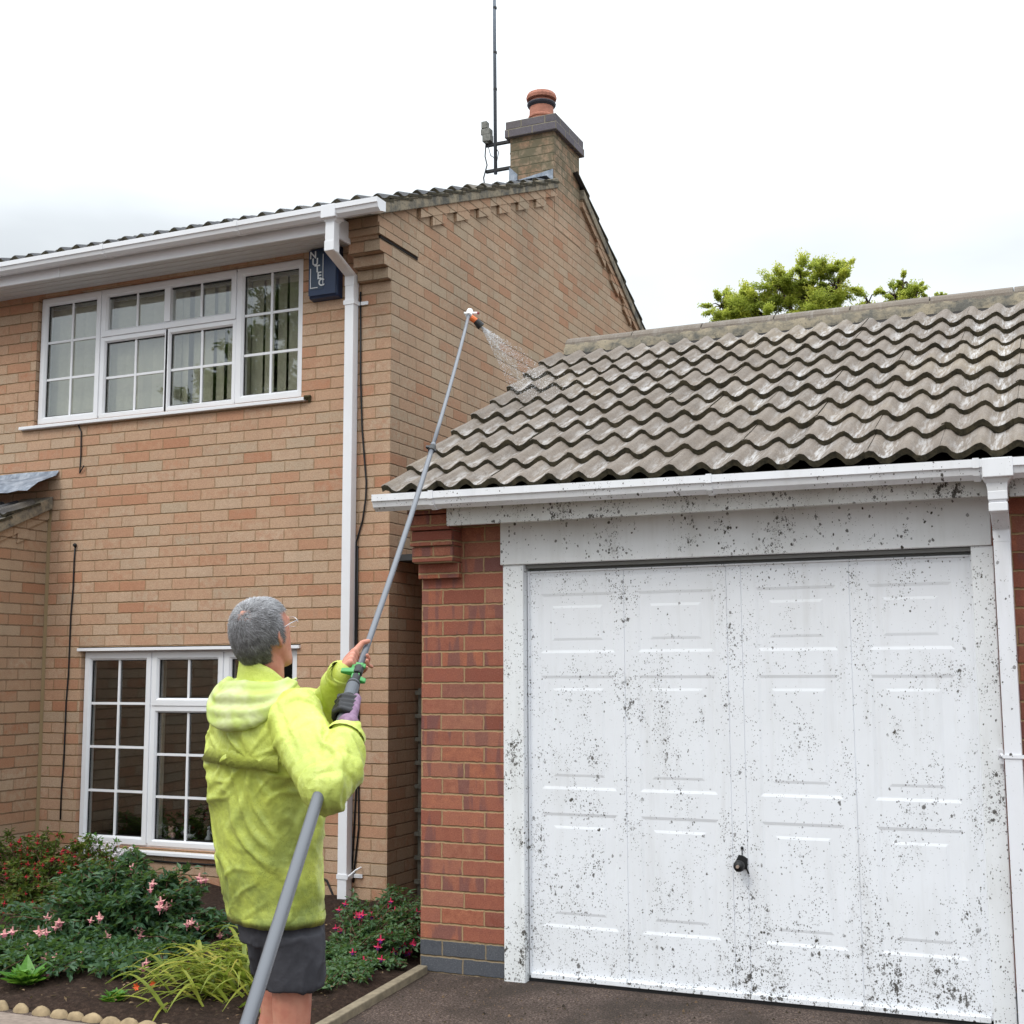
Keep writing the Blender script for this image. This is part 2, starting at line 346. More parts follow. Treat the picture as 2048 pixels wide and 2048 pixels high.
tag(mb.build('ground', M_TARM), kind='structure')

# garden bed soil
m = MT('bed_soil', .97, .2); P = m.pos()
m.col(m.ramp(m.noise(P, 45., 5, .75), [(.3, (.022, .014, .010)), (.55, (.055, .033, .024)), (.75, (.12, .078, .055))])); m.bump(m.noise(P, 38., 5, .8), 1., .03); M_SOIL = m.m
mb = MB(); nx, ny = 70, 40; vs = []; fs = []
for j in range(ny+1):
    for i in range(nx+1):
        x = -6+5.985*i/nx; y = -1.10+2.63*j/ny
        e = min(1, (x+6)/.1, (-.015-x)/.12, (y+1.10)/.1)
        vs.append((x, y, gz(x, y)+.004+max(0, e)*(.03+.035*noise.noise((x*4, y*4, 0))+.02*noise.noise((x*13, y*13, 2)))))
for j in range(ny):
    for i in range(nx): a = j*(nx+1)+i; fs.append((a, a+1, a+nx+2, a+nx+1))
mb.add(vs, fs); tag(mb.build('flower_bed_soil', M_SOIL, smooth=True), kind='structure')

# ------------------------------------------------------------------ HOUSE
house = thing('brick_house', (HX, HY, 0), 'buff brick two-storey house with a gable end, white windows and a chimney', 'house')
UVH = (HX, HY+.1125, HZ)
UW = (-3.98, -1.67, 3.205, 4.165); LW = (-3.45, -1.67, .245, 1.555)     # window openings
def wall_cells(mb, xs, zs, holes, y):
    for i in range(len(xs)-1):
        for j in range(len(zs)-1):
            cx, cz = (xs[i]+xs[i+1])/2, (zs[j]+zs[j+1])/2
            if any(h[0] < cx < h[1] and h[2] < cz < h[3] for h in holes): continue
            mb.add([(xs[i], y, zs[j]), (xs[i+1], y, zs[j]), (xs[i+1], y, zs[j+1]), (xs[i], y, zs[j+1])], [(0, 1, 2, 3)])
mb = MB(); wall_cells(mb, [-9.5, UW[0], LW[0], UW[1], HX], [-.4, LW[2], LW[3], UW[2], UW[3], 4.42], [UW, LW], HY)
for h in (UW, LW):                                                          # reveals
    a, b, c, d = h; q = HY; r = HY+.10
    mb.add([(a, q, c), (a, r, c), (a, r, d), (a, q, d)], [(0, 1, 2, 3)]); mb.add([(b, q, c), (b, q, d), (b, r, d), (b, r, c)], [(0, 1, 2, 3)])
    mb.add([(a, q, d), (a, r, d), (b, r, d), (b, q, d)], [(0, 1, 2, 3)]); mb.add([(a, q, c), (b, q, c), (b, r, c), (a, r, c)], [(0, 1, 2, 3)])
mb.build('front_wall', M_BUFF, house, uvo=UVH)
# gable wall: polygon in the plane x = HX, built as strips in y
RP, RR = math.tan(radians(22.4)), math.tan(radians(27.2))                  # front and rear pitch
RY, RZ = 4.76, 5.735                                                       # ridge of the underside of the verge
def verge_z(y): return RZ-(RY-y)*RP if y < RY else RZ-(y-RY)*RR
mb = MB(); ysl = [HY, 2.2, 3.0, 3.8, 4.29, RY, 4.905, 5.6, 6.6, 7.6, 8.35]
for a, b in zip(ysl, ysl[1:]):
    mb.add([(HX, a, -.4), (HX, b, -.4), (HX, b, verge_z(b)), (HX, a, verge_z(a))], [(0, 1, 2, 3)])
mb.add([(HX, 8.35, -.4), (-9.5, 8.35, -.4), (-9.5, 8.35, verge_z(8.35)), (HX, 8.35, verge_z(8.35))], [(0, 1, 2, 3)])
mb.build('gable_wall', M_BUFF2, house, uvo=UVH)
# projecting kneeler at the eaves corner: four stepped courses
mb = MB()
for k, (yf, z0, z1) in enumerate(((1.403, 3.913, 3.988), (1.349, 3.99, 4.064), (1.29, 4.066, 4.143), (1.262, 4.166, 4.40))):
    mb.box(HX-.225, HX+.001*(k+1), yf, HY+.03*(k+1), z0, z1)
mb.box(HX-.21, HX-.012, 1.285, HY+.1, 4.1435, 4.1655)
mb.box(HX-.02, HX+.014, 1.2645, 1.80, 4.167, 4.243)
mb.build('kneeler_bricks', M_BUFF2, house, uvo=UVH)
# dark raked slot under the projecting course
mb = MB(); mb.box(HX-.01, HX+.004, 1.30, 1.80, 4.148, 4.166); mb.build('mortar_slot', M_DARK, house)
# raking course with dentils under the verge
mb = MB()
def rake(y0, y1, h0, h1, xp, m=0):
    mb.add([(x, y, verge_z(y)-h) for x in (HX-.01, HX+xp) for y, h in ((y0, h1), (y1, h1), (y1, h0), (y0, h0))],
           [(0, 1, 2, 3), (7, 6, 5, 4), (0, 4, 5, 1), (3, 2, 6, 7), (0, 3, 7, 4), (1, 5, 6, 2)], m)
rake(1.80, 4.285, .004, .072, .028)
rake(4.92, 8.3, .004, .072, .028)
y = 1.98
while y < 8.1:
    if not 4.1 < y < 5.0: rake(y, y+.215, .0725, .142, .024)
    y += .43/1.16
mb.build('raking_dentil_course', M_BUFF2, house, uvo=UVH)
mb = MB(); rake(1.36, 4.287, -.085, .004, .045); rake(4.91, 8.5, -.085, .004, .045)
mb.add([(x, y, z) for x in (HX-.22, HX+.0475) for y, z in ((1.10, 4.225), (1.40, 4.345), (1.40, 4.432), (1.10, 4.309))],
       [(0, 1, 2, 3), (7, 6, 5, 4), (0, 4, 5, 1), (3, 2, 6, 7), (0, 3, 7, 4), (1, 5, 6, 2)])
mb.build('verge_undercloak', M_CEM, house, bevel=.006)

# ---- wavy interlocking tiles -------------------------------------------------------------
def wave(x, Pd=.14, A=.038, x0=.238):
    t = ((x-x0)/Pd) % 1.0
    if t < .32: return A*(.5+.5*cos(pi*t/.32))
    q = (t-.32)/.68
    return A*(.5-.5*cos(pi*q**1.15))
def tile_roof(name, mats, parent, x0, x1, Y0, Z0, slope, rows, gauge, sgn=1, Pd=.14, A=.038, xph=.243, tw=.28, jit=1.0):
    """one mesh of overlapping tiles: each tile its own slab with waves, a thick lower edge and a tiny misfit"""
    mb = MB(); T = V((0, sgn*cos(slope), sin(slope))); Nn = V((0, -sgn*sin(slope), cos(slope)))
    sub = 16
    for k in range(rows):
        nt_ = int(math.ceil((x1-x0)/tw))
        for i in range(nt_):
            a = x0+i*tw; b = min(a+tw+.012, x1)
            rr = random.random(); tilt = (random.random()-.5)*.006*jit; lift = (random.random())*.006*jit*(1+.5*(random.random() < .08)); sh = (random.random()-.5)*.012*jit
            s0 = k*gauge+sh; s1 = (k+1)*gauge+.05
            vs = []; n = sub+1
            for (s, base) in ((s0, .032), (s0+.01, .0355), ((s0+s1)/2, .018), (s1, .004)):
                for q in range(n):
                    x = a+(b-a)*q/sub; h = wave(x, Pd, A, xph)+base+lift+tilt*(q/sub-.5)
                    p = V((x, Y0, Z0))+T*s+Nn*h; vs.append(p)
            low = []
            for (s, base) in ((s0, .008),):
                for q in range(n):
                    x = a+(b-a)*q/sub; h = wave(x, Pd, A, xph)+base+lift-.004+tilt*(q/sub-.5)
                    low.append(V((x, Y0, Z0))+T*s+Nn*h)
            under = [V((a+(b-a)*q/sub, Y0, Z0))+T*(s0+.13)+Nn*(wave(a+(b-a)*q/sub, Pd, A, xph)-.002+lift) for q in range(n)]
            F = []
            for j in range(3):
                for q in range(sub):
                    c0 = j*n+q; F.append((c0, c0+1, c0+n+1, c0+n) if sgn > 0 else (c0+1, c0, c0+n, c0+n+1))
            mb.add(vs, F, 0, rr)
            vv = vs[:n]+low+under; F = []
            for q in range(sub):
                F.append((q, n+q, n+q+1, q+1)); F.append((n+q, 2*n+q, 2*n+q+1, n+q+1))
            mb.add(vv, F, 1, rr)
            # side faces at both ends
            for qq in (0, sub):
                e = [vs[qq], vs[n+qq], vs[2*n+qq], vs[3*n+qq]]
                d = [p-Nn*.018 for p in e]; mb.add(e+d, [(0, 1, 5, 4), (1, 2, 6, 5), (2, 3, 7, 6)], 1, rr)
    o = mb.build(name, mats, parent); me = o.data
    me.polygons.foreach_set('use_smooth', [m_ == 0 for m_ in mb.m]); return o
tile_roof('front_roof_tiles', [M_DTILE, M_TEDGE], house, -9.6, HX+.05, 1.075, 4.280, radians(21.9), 12, .285, 1, A=.036, xph=.09)
tile_roof('front_roof_tiles', [M_DTILE, M_TEDGE], house, -9.6, -1.425, 1.075+3.42*cos(radians(21.9)), 4.280+3.42*sin(radians(21.9)), radians(21.9), 2, .285, 1, A=.036, xph=.09)
tile_roof('rear_roof_tiles', [M_DTILE, M_TEDGE], house, -9.6, HX+.05, 8.55, 3.87, radians(27.2), 15, .283, -1, A=.042, xph=.09)
mb = MB(); prof = [(4.62+.30*i/8, 5.80+.065*sin(pi*i/8)) for i in range(9)]; prof = prof+[(4.90, 5.76), (4.64, 5.76)]
for i in range(18):
    if -9.6+.46*(i+1) < -1.5: mb.prism(prof, -9.6+.46*i, -9.6+.46*(i+1)-.008)
mb.build('ridge_tiles', M_DTILE, house, smooth=False)
# soffit, fascia
mb = MB(); mb.box(-9.5, -1.225, 1.118, 1.136, 4.163, 4.29); mb.box(-3.492, -3.468, 1.112, 1.118, 4.161, 4.285)
mb.box(-1.2245, -1.21, 1.118, 1.30, 4.13, 4.27)
mb.build('fascia_board', M_UPVC, house, bevel=.002)
mb = MB()
mb.add([(-9.5, 1.136, 4.168), (-1.225, 1.136, 4.168), (-1.225, HY, 4.187), (-9.5, HY, 4.187)], [(0, 1, 2, 3)])
for i in range(3): mb.box(-9.5, -1.225, 1.2+.085*i, 1.204+.085*i, 4.166+.0055*i, 4.18)
mb.build('soffit', simple('soffit_plastic', (.62, .61, .60), .5), house)
# gutter helper (half-square plastic gutter running along x)
def gutter(name, x0, x1, y, z, mat, parent, clips, W=.112, tilt=0.):
    out = [(y, z), (y, z-.062), (y-W*.62, z-.078), (y-W*.86, z-.060), (y-W*.93, z-.036), (y-W, z-.032), (y-W, z)]
    inn = [(y-W+.006, z+0.), (y-W+.006, z-.028), (y-W*.84, z-.034), (y-W*.60, z-.072), (y-.006, z-.056), (y-.006, z)]
    mb = MB(); nO, nI = len(out), len(inn); loop = out+inn; n = len(loop)
    def dz(x): return tilt*(x-x0)
    mb.add([(x, a, b+dz(x)) for x in (x0, x1) for a, b in loop], [(i, (i+1) % n, n+(i+1) % n, n+i) for i in range(n)])
    for x in (x0-.004, x1):                                                   # stop ends
        mb.add([(xx, a, b+dz(x)) for xx in (x, x+.004) for a, b in [(p, q-.0) for p, q in out]],
               [tuple(range(nO))[::-1], tuple(range(nO, 2*nO))]+[(i, (i+1) % nO, nO+(i+1) % nO, nO+i) for i in range(nO)])
    g = mb.build(name, mat, parent)
    for cx in clips:
        mb = MB(); o2 = [(y+.002, z+.003), (y+.002, z-.066), (y-W*.62-.002, z-.084), (y-W*.86-.003, z-.064), (y-W*.93-.003, z-.040), (y-W-.004, z-.035), (y-W-.004, z+.004), (y-W+.004, z+.004), (y-W+.004, z-.03), (y-W*.6, z-.07), (y-.004, z-.058), (y-.004, z+.003)]
        mb.prism([(a, b+dz(cx)) for a, b in o2], cx-.012, cx+.012); mb.build('gutter_bracket', mat, g)
    return g
hg = gutter('gutter', -9.4, -.856, 1.112, 4.296, M_UPVC, house, [-3.0, -1.9, -4.1])
mb = MB(); mb.box(-1.255, -1.150, .998, 1.113, 4.215, 4.299)
mb.add([(x, y, z) for z, a in ((4.225, .050), (4.195, .036)) for x, y in ((-1.204-a, 1.06-a*.9), (-1.204+a, 1.06-a*.9), (-1.204+a, 1.06+a*.9), (-1.204-a, 1.06+a*.9))],
       [(0, 1, 2, 3), (7, 6, 5, 4), (0, 4, 5, 1), (1, 5, 6, 2), (2, 6, 7, 3), (3, 7, 4, 0)])
mb.build('running_outlet', M_UPVC, hg, bevel=.004)
# square downpipe with offset at the eaves
def sqpipe(mb, pts, w, h=None):
    h = h or w
    vs = [(p[0]+sx*w/2, p[1]+(sy*h/2 if not p[3] else 0)+0, p[2]+0) if False else (p[0]+sx*w/2, p[1]+sy*h/2*p[4], p[2]+sy*h/2*p[3]) for p in pts for sx, sy in ((-1, -1), (1, -1), (1, 1), (-1, 1))]
    fs = [(i*4+k, i*4+(k+1) % 4, i*4+4+(k+1) % 4, i*4+4+k) for i in range(len(pts)-1) for k in range(4)]
    mb.add(vs, fs+[(0, 1, 2, 3)[::-1], tuple(len(pts)*4-4+k for k in range(4))])
dp = thing('downpipe', (-1.27, 1.41, -.2), 'long square white downpipe with an offset elbow at the eaves of the house corner', 'downpipe')
mb = MB(); sqpipe(mb, [(-1.2035, 1.06, 4.215, 0, 1), (-1.2065, 1.06, 4.02, 0, 1)], .065); mb.build('upper_pipe', M_UPVC, dp, bevel=.003)
mb = MB(); sqpipe(mb, [(-1.207, 1.06, 4.075, 0, 1), (-1.2075, 1.06, 4.01, .0, 1.), (-1.2675, 1.408, 3.955, 0, 1), (-1.2685, 1.408, 3.89, 0, 1)], .070); mb.build('offset_elbow', M_UPVC, dp, bevel=.004)
mb = MB(); sqpipe(mb, [(-1.2685, 1.408, 3.93, 0, 1), (-1.2735, 1.408, -.12, 0, 1)], .065); mb.build('pipe', M_UPVC, dp, bevel=.003)
for zc in (3.78, .16):
    mb = MB(); mb.box(-1.307, -1.233, 1.371, 1.376, zc-.016, zc+.016); mb.box(-1.235, -1.229, 1.371, 1.44, zc-.014, zc+.014); mb.box(-1.311, -1.305, 1.371, 1.44, zc-.014, zc+.014)
    mb.box(-1.23, -1.165, 1.436, 1.446, zc-.012, zc+.012)
    if zc < 3: mb.tube([(-1.232, 1.38, zc), (-1.19, 1.40, zc+.04), (-1.17, 1.435, zc+.055)], .006, 6)
    mb.build('pipe_clip', M_UPVC, dp, bevel=.002)

# ---- windows -----------------------------------------------------------------------------
def frame_rect(mb, x0, x1, z0, z1, w, yf, yb, wb=None):
    """mitred frame with a sloping inner bead"""
    wb = wb if wb is not None else w
    O = [(x0, z0), (x1, z0), (x1, z1), (x0, z1)]; I1 = [(x0+w*.72, z0+wb*.72), (x1-w*.72, z0+wb*.72), (x1-w*.72, z1-w*.72), (x0+w*.72, z1-w*.72)]
    I2 = [(x0+w, z0+wb), (x1-w, z0+wb), (x1-w, z1-w), (x0+w, z1-w)]
    L_ = [[(a, yb, b) for a, b in O], [(a, yf, b) for a, b in O], [(a, yf, b) for a, b in I1], [(a, yf+.014, b) for a, b in I2], [(a, yb, b) for a, b in I2]]
    vs = [p for r in L_ for p in r]
    mb.add(vs, [(j*4+i, j*4+(i+1) % 4, j*4+4+(i+1) % 4, j*4+4+i) for j in range(4) for i in range(4)])
def sash(win, x0, x1, z0, z1, nc, nr, open_=0, w=.05, y=None):
    y = HY+.028 if y is None else y
    mb = MB(); frame_rect(mb, x0, x1, z0, z1, w, y, y+.06)
    f = mb.build('sash', M_UPVC, win)
    gx0, gx1, gz0, gz1 = x0+w, x1-w, z0+w, z1-w
    mb = MB(); mb.box(gx0-.005, gx1+.005, y+.030, y+.034, gz0-.005, gz1+.005); mb.build('pane', M_GLASS, f)
    mb = MB()
    for k in (0, 1):
        c = gx0 if k == 0 else gx1
    mb = MB(); g = .006                                                          # dark gasket around the glass
    mb.box(gx0, gx1, y+.022, y+.029, gz1-g, gz1); mb.box(gx0, gx1, y+.022, y+.029, gz0, gz0+g)
    mb.box(gx0, gx0+g, y+.022, y+.029, gz0+g, gz1-g); mb.box(gx1-g, gx1, y+.022, y+.029, gz0+g, gz1-g)
    mb.build('gasket', M_BLK, f)
    mb = MB(); b = .0085
    for i in range(1, nc): c = gx0+(gx1-gx0)*i/nc; mb.box(c-b, c+b, y+.0205, y+.0295, gz0, gz1)
    for j in range(1, nr):
        c = gz0+(gz1-gz0)*j/nr
        for i in range(nc):
            a = gx0+(gx1-gx0)*i/nc+(b if i else 0); e = gx0+(gx1-gx0)*(i+1)/nc-(b if i < nc-1 else 0)
            mb.box(a, e, y+.0215, y+.0285, c-b, c+b)
    if mb.v: mb.build('glazing_bars', M_UPVC, f)
    return f
def window(name, W, label_, mull, trans, sides, centre, ncen, sill_z, sill_x):
    win = thing(name, ((W[0]+W[1])/2, HY, W[2]), label_, 'window')
    attach_parent = win
    mb = MB(); yf = HY+.042; d = .024
    mb.box(W[0], W[1], yf, HY+.10, W[2], W[2]+d); mb.box(W[0], W[1], yf, HY+.10, W[3]-d, W[3])
    mb.box(W[0], W[0]+d, yf, HY+.10, W[2]+d, W[3]-d); mb.box(W[1]-d, W[1], yf, HY+.10, W[2]+d, W[3]-d)
    for c in mull: mb.box(c-.022, c+.022, yf-.006, HY+.10, W[2]+d, W[3]-d)
    mb.box(mull[0]+.022, mull[1]-.022, yf-.004, HY+.10, trans-.02, trans+.02)
    mb.build('frame', M_UPVC, win, bevel=.002)
    e = .012
    sash(win, W[0]+e, mull[0]-.006, W[2]+e, W[3]-e, 2, sides)
    sash(win, mull[1]+.006, W[1]-e, W[2]+e, W[3]-e, 2, sides)
    c0, c1 = mull[0]+.006, mull[1]-.006
    if ncen == 2:
        # one wide top-hung light split by a mullion, two fixed lights below
        mid = (c0+c1)/2
        mb = MB(); frame_rect(mb, c0, c1, trans-.005, W[3]-e, .05, HY+.026, HY+.09); mb.box(mid-.025, mid+.025, HY+.028, HY+.09, trans+.045, W[3]-e-.05)
        f = mb.build('sash', M_UPVC, win)
        for a, b in ((c0+.05, mid-.025), (mid+.025, c1-.05)):
            zz0, zz1 = trans+.045, W[3]-e-.05
            mb = MB(); mb.box(a-.003, b+.003, HY+.058, HY+.062, zz0-.003, zz1+.003); mb.build('pane', M_GLASS, f)
            mb = MB(); mb.box(a, b, HY+.05, HY+.056, zz1-.012, zz1); mb.build('gasket', M_BLK, f)
            mb = MB(); mb.box((a+b)/2-.0085, (a+b)/2+.0085, HY+.048, HY+.057, zz0, zz1); mb.build('glazing_bars', M_UPVC, f)
        for a, b in ((c0, mid+.008), (mid-.008, c1)): sash(win, a, b, W[2]+e, trans-.012, 2, centre, w=.036, y=HY+.034)
    else:
        sash(win, c0, c1, trans-.005, W[3]-e, 2, 1); sash(win, c0, c1, W[2]+e, trans-.012, 2, centre, w=.04, y=HY+.034)
    mb = MB(); x0, x1 = sill_x
    mb.prism([(HY+.09, sill_z), (HY-.035, sill_z-.018), (HY-.035, sill_z-.040), (HY+.0, sill_z-.040), (HY+.09, sill_z-.036)], x0, x1)
    mb.build('sill', M_UPVC, win, bevel=.003)
    return win
uw = window('casement_window', UW, 'wide white upstairs window under the eaves with cream vertical blinds behind it', (-3.408, -2.224), 3.815, 3, 2, 2, 3.213, (-4.09, -1.63))
lw = window('casement_window', LW, 'white downstairs window behind the man in the yellow jacket, with figurines on its sill', (-2.858, -2.262), 1.19, 4, 3, 1, .245, (-3.50, -1.62))
mb = MB(); mb.box(-3.475, -1.645, HY-.02, HY+.04, 1.556, 1.577); mb.build('head_trim', M_UPVC, lw, bevel=.002)
mb = MB(); mb.box(-3.475, -1.645, HY-.004, HY+.03, 1.5775, 1.584); mb.build('lead_flashing', M_BLK, lw)
mb = MB(); mb.tube([(-1.63, HY-.03, 3.195), (-1.60, HY-.015, 3.2), (-1.605, HY, 3.17)], .012, 8); mb.tube([(-1.625, HY-.02, 3.18), (-1.59, HY-.01, 3.205)], .009, 6)
mb.build('sill_end_stain', simple('old_sealant', (.06, .05, .02), .9), uw)
# rooms behind the glass
for W, nm in ((UW, 'upstairs_room'), (LW, 'downstairs_room')):
    mb = MB(); a, b, c, d = W[0]-.5, W[1]+.3, W[2]-.5, W[3]+.05; y0, y1 = HY+.101, HY+2.6
    mb.add([(a, y0, c), (b, y0, c), (b, y1, c), (a, y1, c), (a, y0, d), (b, y0, d), (b, y1, d), (a, y1, d)],
           [(0, 1, 2, 3), (4, 7, 6, 5), (3, 2, 6, 7), (0, 3, 7, 4), (1, 5, 6, 2)])
    wall_cells(mb, [a, W[0], W[1], b], [c, W[2], W[3], d], [W], y0)
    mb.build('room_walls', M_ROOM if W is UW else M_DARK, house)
# vertical blind upstairs
vb = thing('vertical_blind', (-2.8, HY+.2, 4.12), 'cream vertical blind hanging inside the upstairs window', 'blind')
mb = MB(); mb.box(-3.96, -1.69, HY+.13, HY+.17, 4.10, 4.14); mb.build('head_rail', M_UPVC, vb)
mb = MB(); x = -3.93
while x < -1.70:
    right = x > -2.85
    ang = radians(random.uniform(8, 24) if not right else random.uniform(-22, 6)); w = .044
    mb.add([(x-w*cos(ang), HY+.150-w*sin(ang), 3.22), (x+w*cos(ang), HY+.150+w*sin(ang), 3.22), (x+w*cos(ang), HY+.150+w*sin(ang), 4.10), (x-w*cos(ang), HY+.150-w*sin(ang), 4.10),
            (x-w*cos(ang)+.001, HY+.1502-w*sin(ang), 3.22), (x+w*cos(ang)+.001, HY+.1502+w*sin(ang), 3.22), (x+w*cos(ang)+.001, HY+.1502+w*sin(ang), 4.10), (x-w*cos(ang)+.001, HY+.1502-w*sin(ang), 4.10)],
           [(0, 1, 2, 3), (7, 6, 5, 4), (0, 4, 5, 1), (3, 2, 6, 7), (0, 3, 7, 4), (1, 5, 6, 2)])
    x += .079 if x < -2.75 else .102
mb.build('slats', M_BLIND, vb)
mb = MB(); vs = []
nC = 40
for j in (0, 1):
    for i in range(nC+1): vs.append((-3.06+.17*i/nC, HY+.22+.014*sin(i*1.9), .30 if j == 0 else 1.53))
mb.add(vs, [(i, i+1, nC+2+i, nC+1+i) for i in range(nC)])
tag(mb.build('curtain', M_CURT, smooth=True), 'pale narrow curtain drawn aside behind the left pane of the downstairs window', 'curtain')
# figurines on the inner sill
M_FIG = simple('glazed_china', (.42, .43, .46), .15, .6, 30, .3); M_FIG2 = simple('pink_china', (.45, .25, .22), .2, .6)
def figurine(x, lab, kind, z=.298):
    t = thing('figurine', (x, HY+.15, z), lab, 'figurine', 'china figurines on the window sill'); mb = MB(); y = HY+.15
    if kind == 0:
        prof = [(.028, 0), (.026, .01), (.012, .03), (.014, .05), (.010, .065), (.004, .07)]
        mb.loft([[(x+r*cos(2*pi*k/12), y+r*sin(2*pi*k/12), z+h) for k in range(12)] for r, h in prof]); mb.sphere((x, y, z+.08), .012)
        mb.tube([(x+.01, y, z+.055), (x+.03, y-.005, z+.04), (x+.034, y, z+.02)], .004, 6)
    elif kind == 1:
        mb.sphere((x, y, z+.018), .04, .016, .016); mb.tube([(x-.03, y, z+.02), (x-.045, y, z+.045), (x-.038, y, z+.055)], [.009, .007, .008], 8)
        mb.tube([(x+.03, y, z+.02), (x+.05, y, z+.04)], [.008, .003], 6); mb.tube([(x, y, z+.03), (x+.005, y, z+.09)], [.006, .002], 6)
    else:
        mb.sphere((x, y, z+.02), .03, .02, .02); mb.sphere((x-.005, y-.005, z+.052), .018); mb.sphere((x-.018, y-.005, z+.072), .007); mb.sphere((x+.01, y-.005, z+.072), .007)
        mb.sphere((x+.02, y-.015, z+.01), .014, .01, .01)
    mb.build('body', M_FIG2 if kind == 2 else M_FIG, t, smooth=True)
figurine(-2.745, 'pinkish seated figurine at the left of the downstairs window sill', 2)
figurine(-2.60, 'low silvery swan-like figurine on the downstairs sill, left of the glazing bar', 1)
figurine(-2.44, 'upright silvery figurine with a skirt, nearest the yellow jacket on the downstairs sill', 0)

# ---- chimney -----------------------------------------------------------------------------
mb = MB(); mb.box(-1.41, HX+.003, 4.29, 4.905, 5.2, 6.058); mb.build('chimney_stack', M_CHIM, house, uvo=UVH)
mb = MB(); mb.box(-1.447, HX+.040, 4.252, 4.945, 6.058, 6.131); mb.box(-1.440, HX+.033, 4.259, 4.938, 6.131, 6.205)
mb.build('chimney_cap', M_CAPB, house, uvo=(HX+.04, 4.25, 6.056), bevel=.003)
mb = MB(); mb.add([(x, y, z) for x, y, z in ((-1.40, 4.3, 6.205), (-1.03, 4.3, 6.205), (-1.03, 4.9, 6.205), (-1.40, 4.9, 6.205), (-1.31, 4.48, 6.25), (-1.12, 4.48, 6.25), (-1.12, 4.72, 6.25), (-1.31, 4.72, 6.25))],
       [(0, 1, 5, 4), (1, 2, 6, 5), (2, 3, 7, 6), (3, 0, 4, 7), (4, 5, 6, 7)]); mb.build('flaunching', M_CEM, house)
mb = MB()
mb.add([(-1.345, 4.284, 5.665), (HX-.005, 4.284, 5.715), (HX-.005, 4.284, 5.60), (-1.345, 4.284, 5.60), (-1.345, 4.13, 5.598), (HX-.005, 4.13, 5.598)], [(0, 3, 2, 1), (3, 4, 5, 2)])
mb.add([(-1.418, 4.28, 5.80), (-1.418, 4.92, 5.80), (-1.418, 4.92, 5.55), (-1.418, 4.28, 5.55)], [(0, 1, 2, 3)])
mb.add([(-1.418, 4.282, 5.80), (-1.34, 4.282, 5.72), (-1.34, 4.282, 5.56), (-1.418, 4.282, 5.56)], [(0, 3, 2, 1)])
mb.build('chimney_flashing', M_LEAD, house)
pot = thing('chimney_pot', (-1.245, 4.62, 6.22), 'round terracotta chimney pot with a wire guard and clay cowl', 'chimney pot')
M_TERR = simple('terracotta', (.50, .215, .15), .8, .3, 18, .3, .3)
def lathe(mb, c, prof, seg=24, m=0):
    mb.loft([[(c[0]+r*cos(2*pi*k/seg), c[1]+r*sin(2*pi*k/seg), c[2]+h) for k in range(seg)] for r, h in prof], m=m)
mb = MB(); lathe(mb, (-1.245, 4.62, 6.215), [(.118, 0), (.112, .12), (.114, .125), (.121, .13), (.121, .145), (.111, .155), (.106, .295), (.09, .30)]); mb.build('pot', M_TERR, pot, smooth=False)
mb = MB(); mb.loft([[(-1.245+r*(1+.035*(k % 2))*cos(2*pi*k/48), 4.62+r*(1+.035*(k % 2))*sin(2*pi*k/48), 6.515+h) for k in range(48)] for r, h in [(.10, 0), (.130, .005), (.134, .03), (.122, .06), (.09, .075)]]); cw = mb.build('cowl', M_TERR, pot)
mb = MB(); lathe(mb, (-1.245, 4.62, 6.425), [(.110, .022), (.126, .038), (.131, .05), (.132, .052), (.130, .060), (.110, .060)], 20); mb.build('wire_guard', simple('guard_plastic', (.035, .035, .05), .5), pot)
# aerial mast on the chimney
mast = thing('aerial_mast', (-1.64, 4.5, 5.8), 'tall thin galvanised aerial mast strapped to the side of the chimney', 'aerial mast')
M_GALV = simple('galvanised_steel', (.20, .23, .27), .45, .5, 30, .2, 0, 60, .6)
mb = MB(); mb.tube([(-1.625, 4.45, 5.83), (-1.64, 4.45, 9.0)], .016, 12); mb.build('pole', M_GALV, mast, smooth=True)
for k, z in enumerate((6.62, 6.97, 7.4)):
    mb = MB(); mb.tube([(-1.627, 4.45, z), (-1.627, 4.45, z+.02)], .0185, 12); mb.build('cable_tie', M_BLK, mast)
mb = MB()
for z in (6.11, 5.865): mb.box(-1.72, -1.405, 4.435, 4.465, z-.012, z+.012)
mb.box(-1.48, -1.405, 4.44, 4.46, 5.985, 6.0)
mb.build('bracket', M_BLK, mast)
mb = MB(); mb.box(-1.735, -1.655, 4.40, 4.47, 6.135, 6.20); mb.box(-1.75, -1.66, 4.40, 4.47, 6.20, 6.255); mb.box(-1.745, -1.69, 4.40, 4.46, 6.26, 6.325)
mb.tube([(-1.70, 4.43, 6.12), (-1.69, 4.43, 6.2)], .02, 8); mb.build('amplifier_box', simple('amplifier_plastic', (.26, .26, .23), .6, .3, 40, .5), mast, bevel=.004)
mb = MB(); mb.tube([(-1.71, 4.43, 6.14), (-1.715, 4.42, 6.0), (-1.70, 4.43, 5.92), (-1.73, 4.42, 5.8), (-1.70, 4.42, 5.6)], .006, 6)
mb.tube([(-1.69, 4.43, 6.1), (-1.66, 4.42, 6.0), (-1.60, 4.43, 5.95), (-1.585, 4.43, 6.02), (-1.62, 4.43, 6.08)], .004, 6)
mb.build('cable', M_BLK, mast)

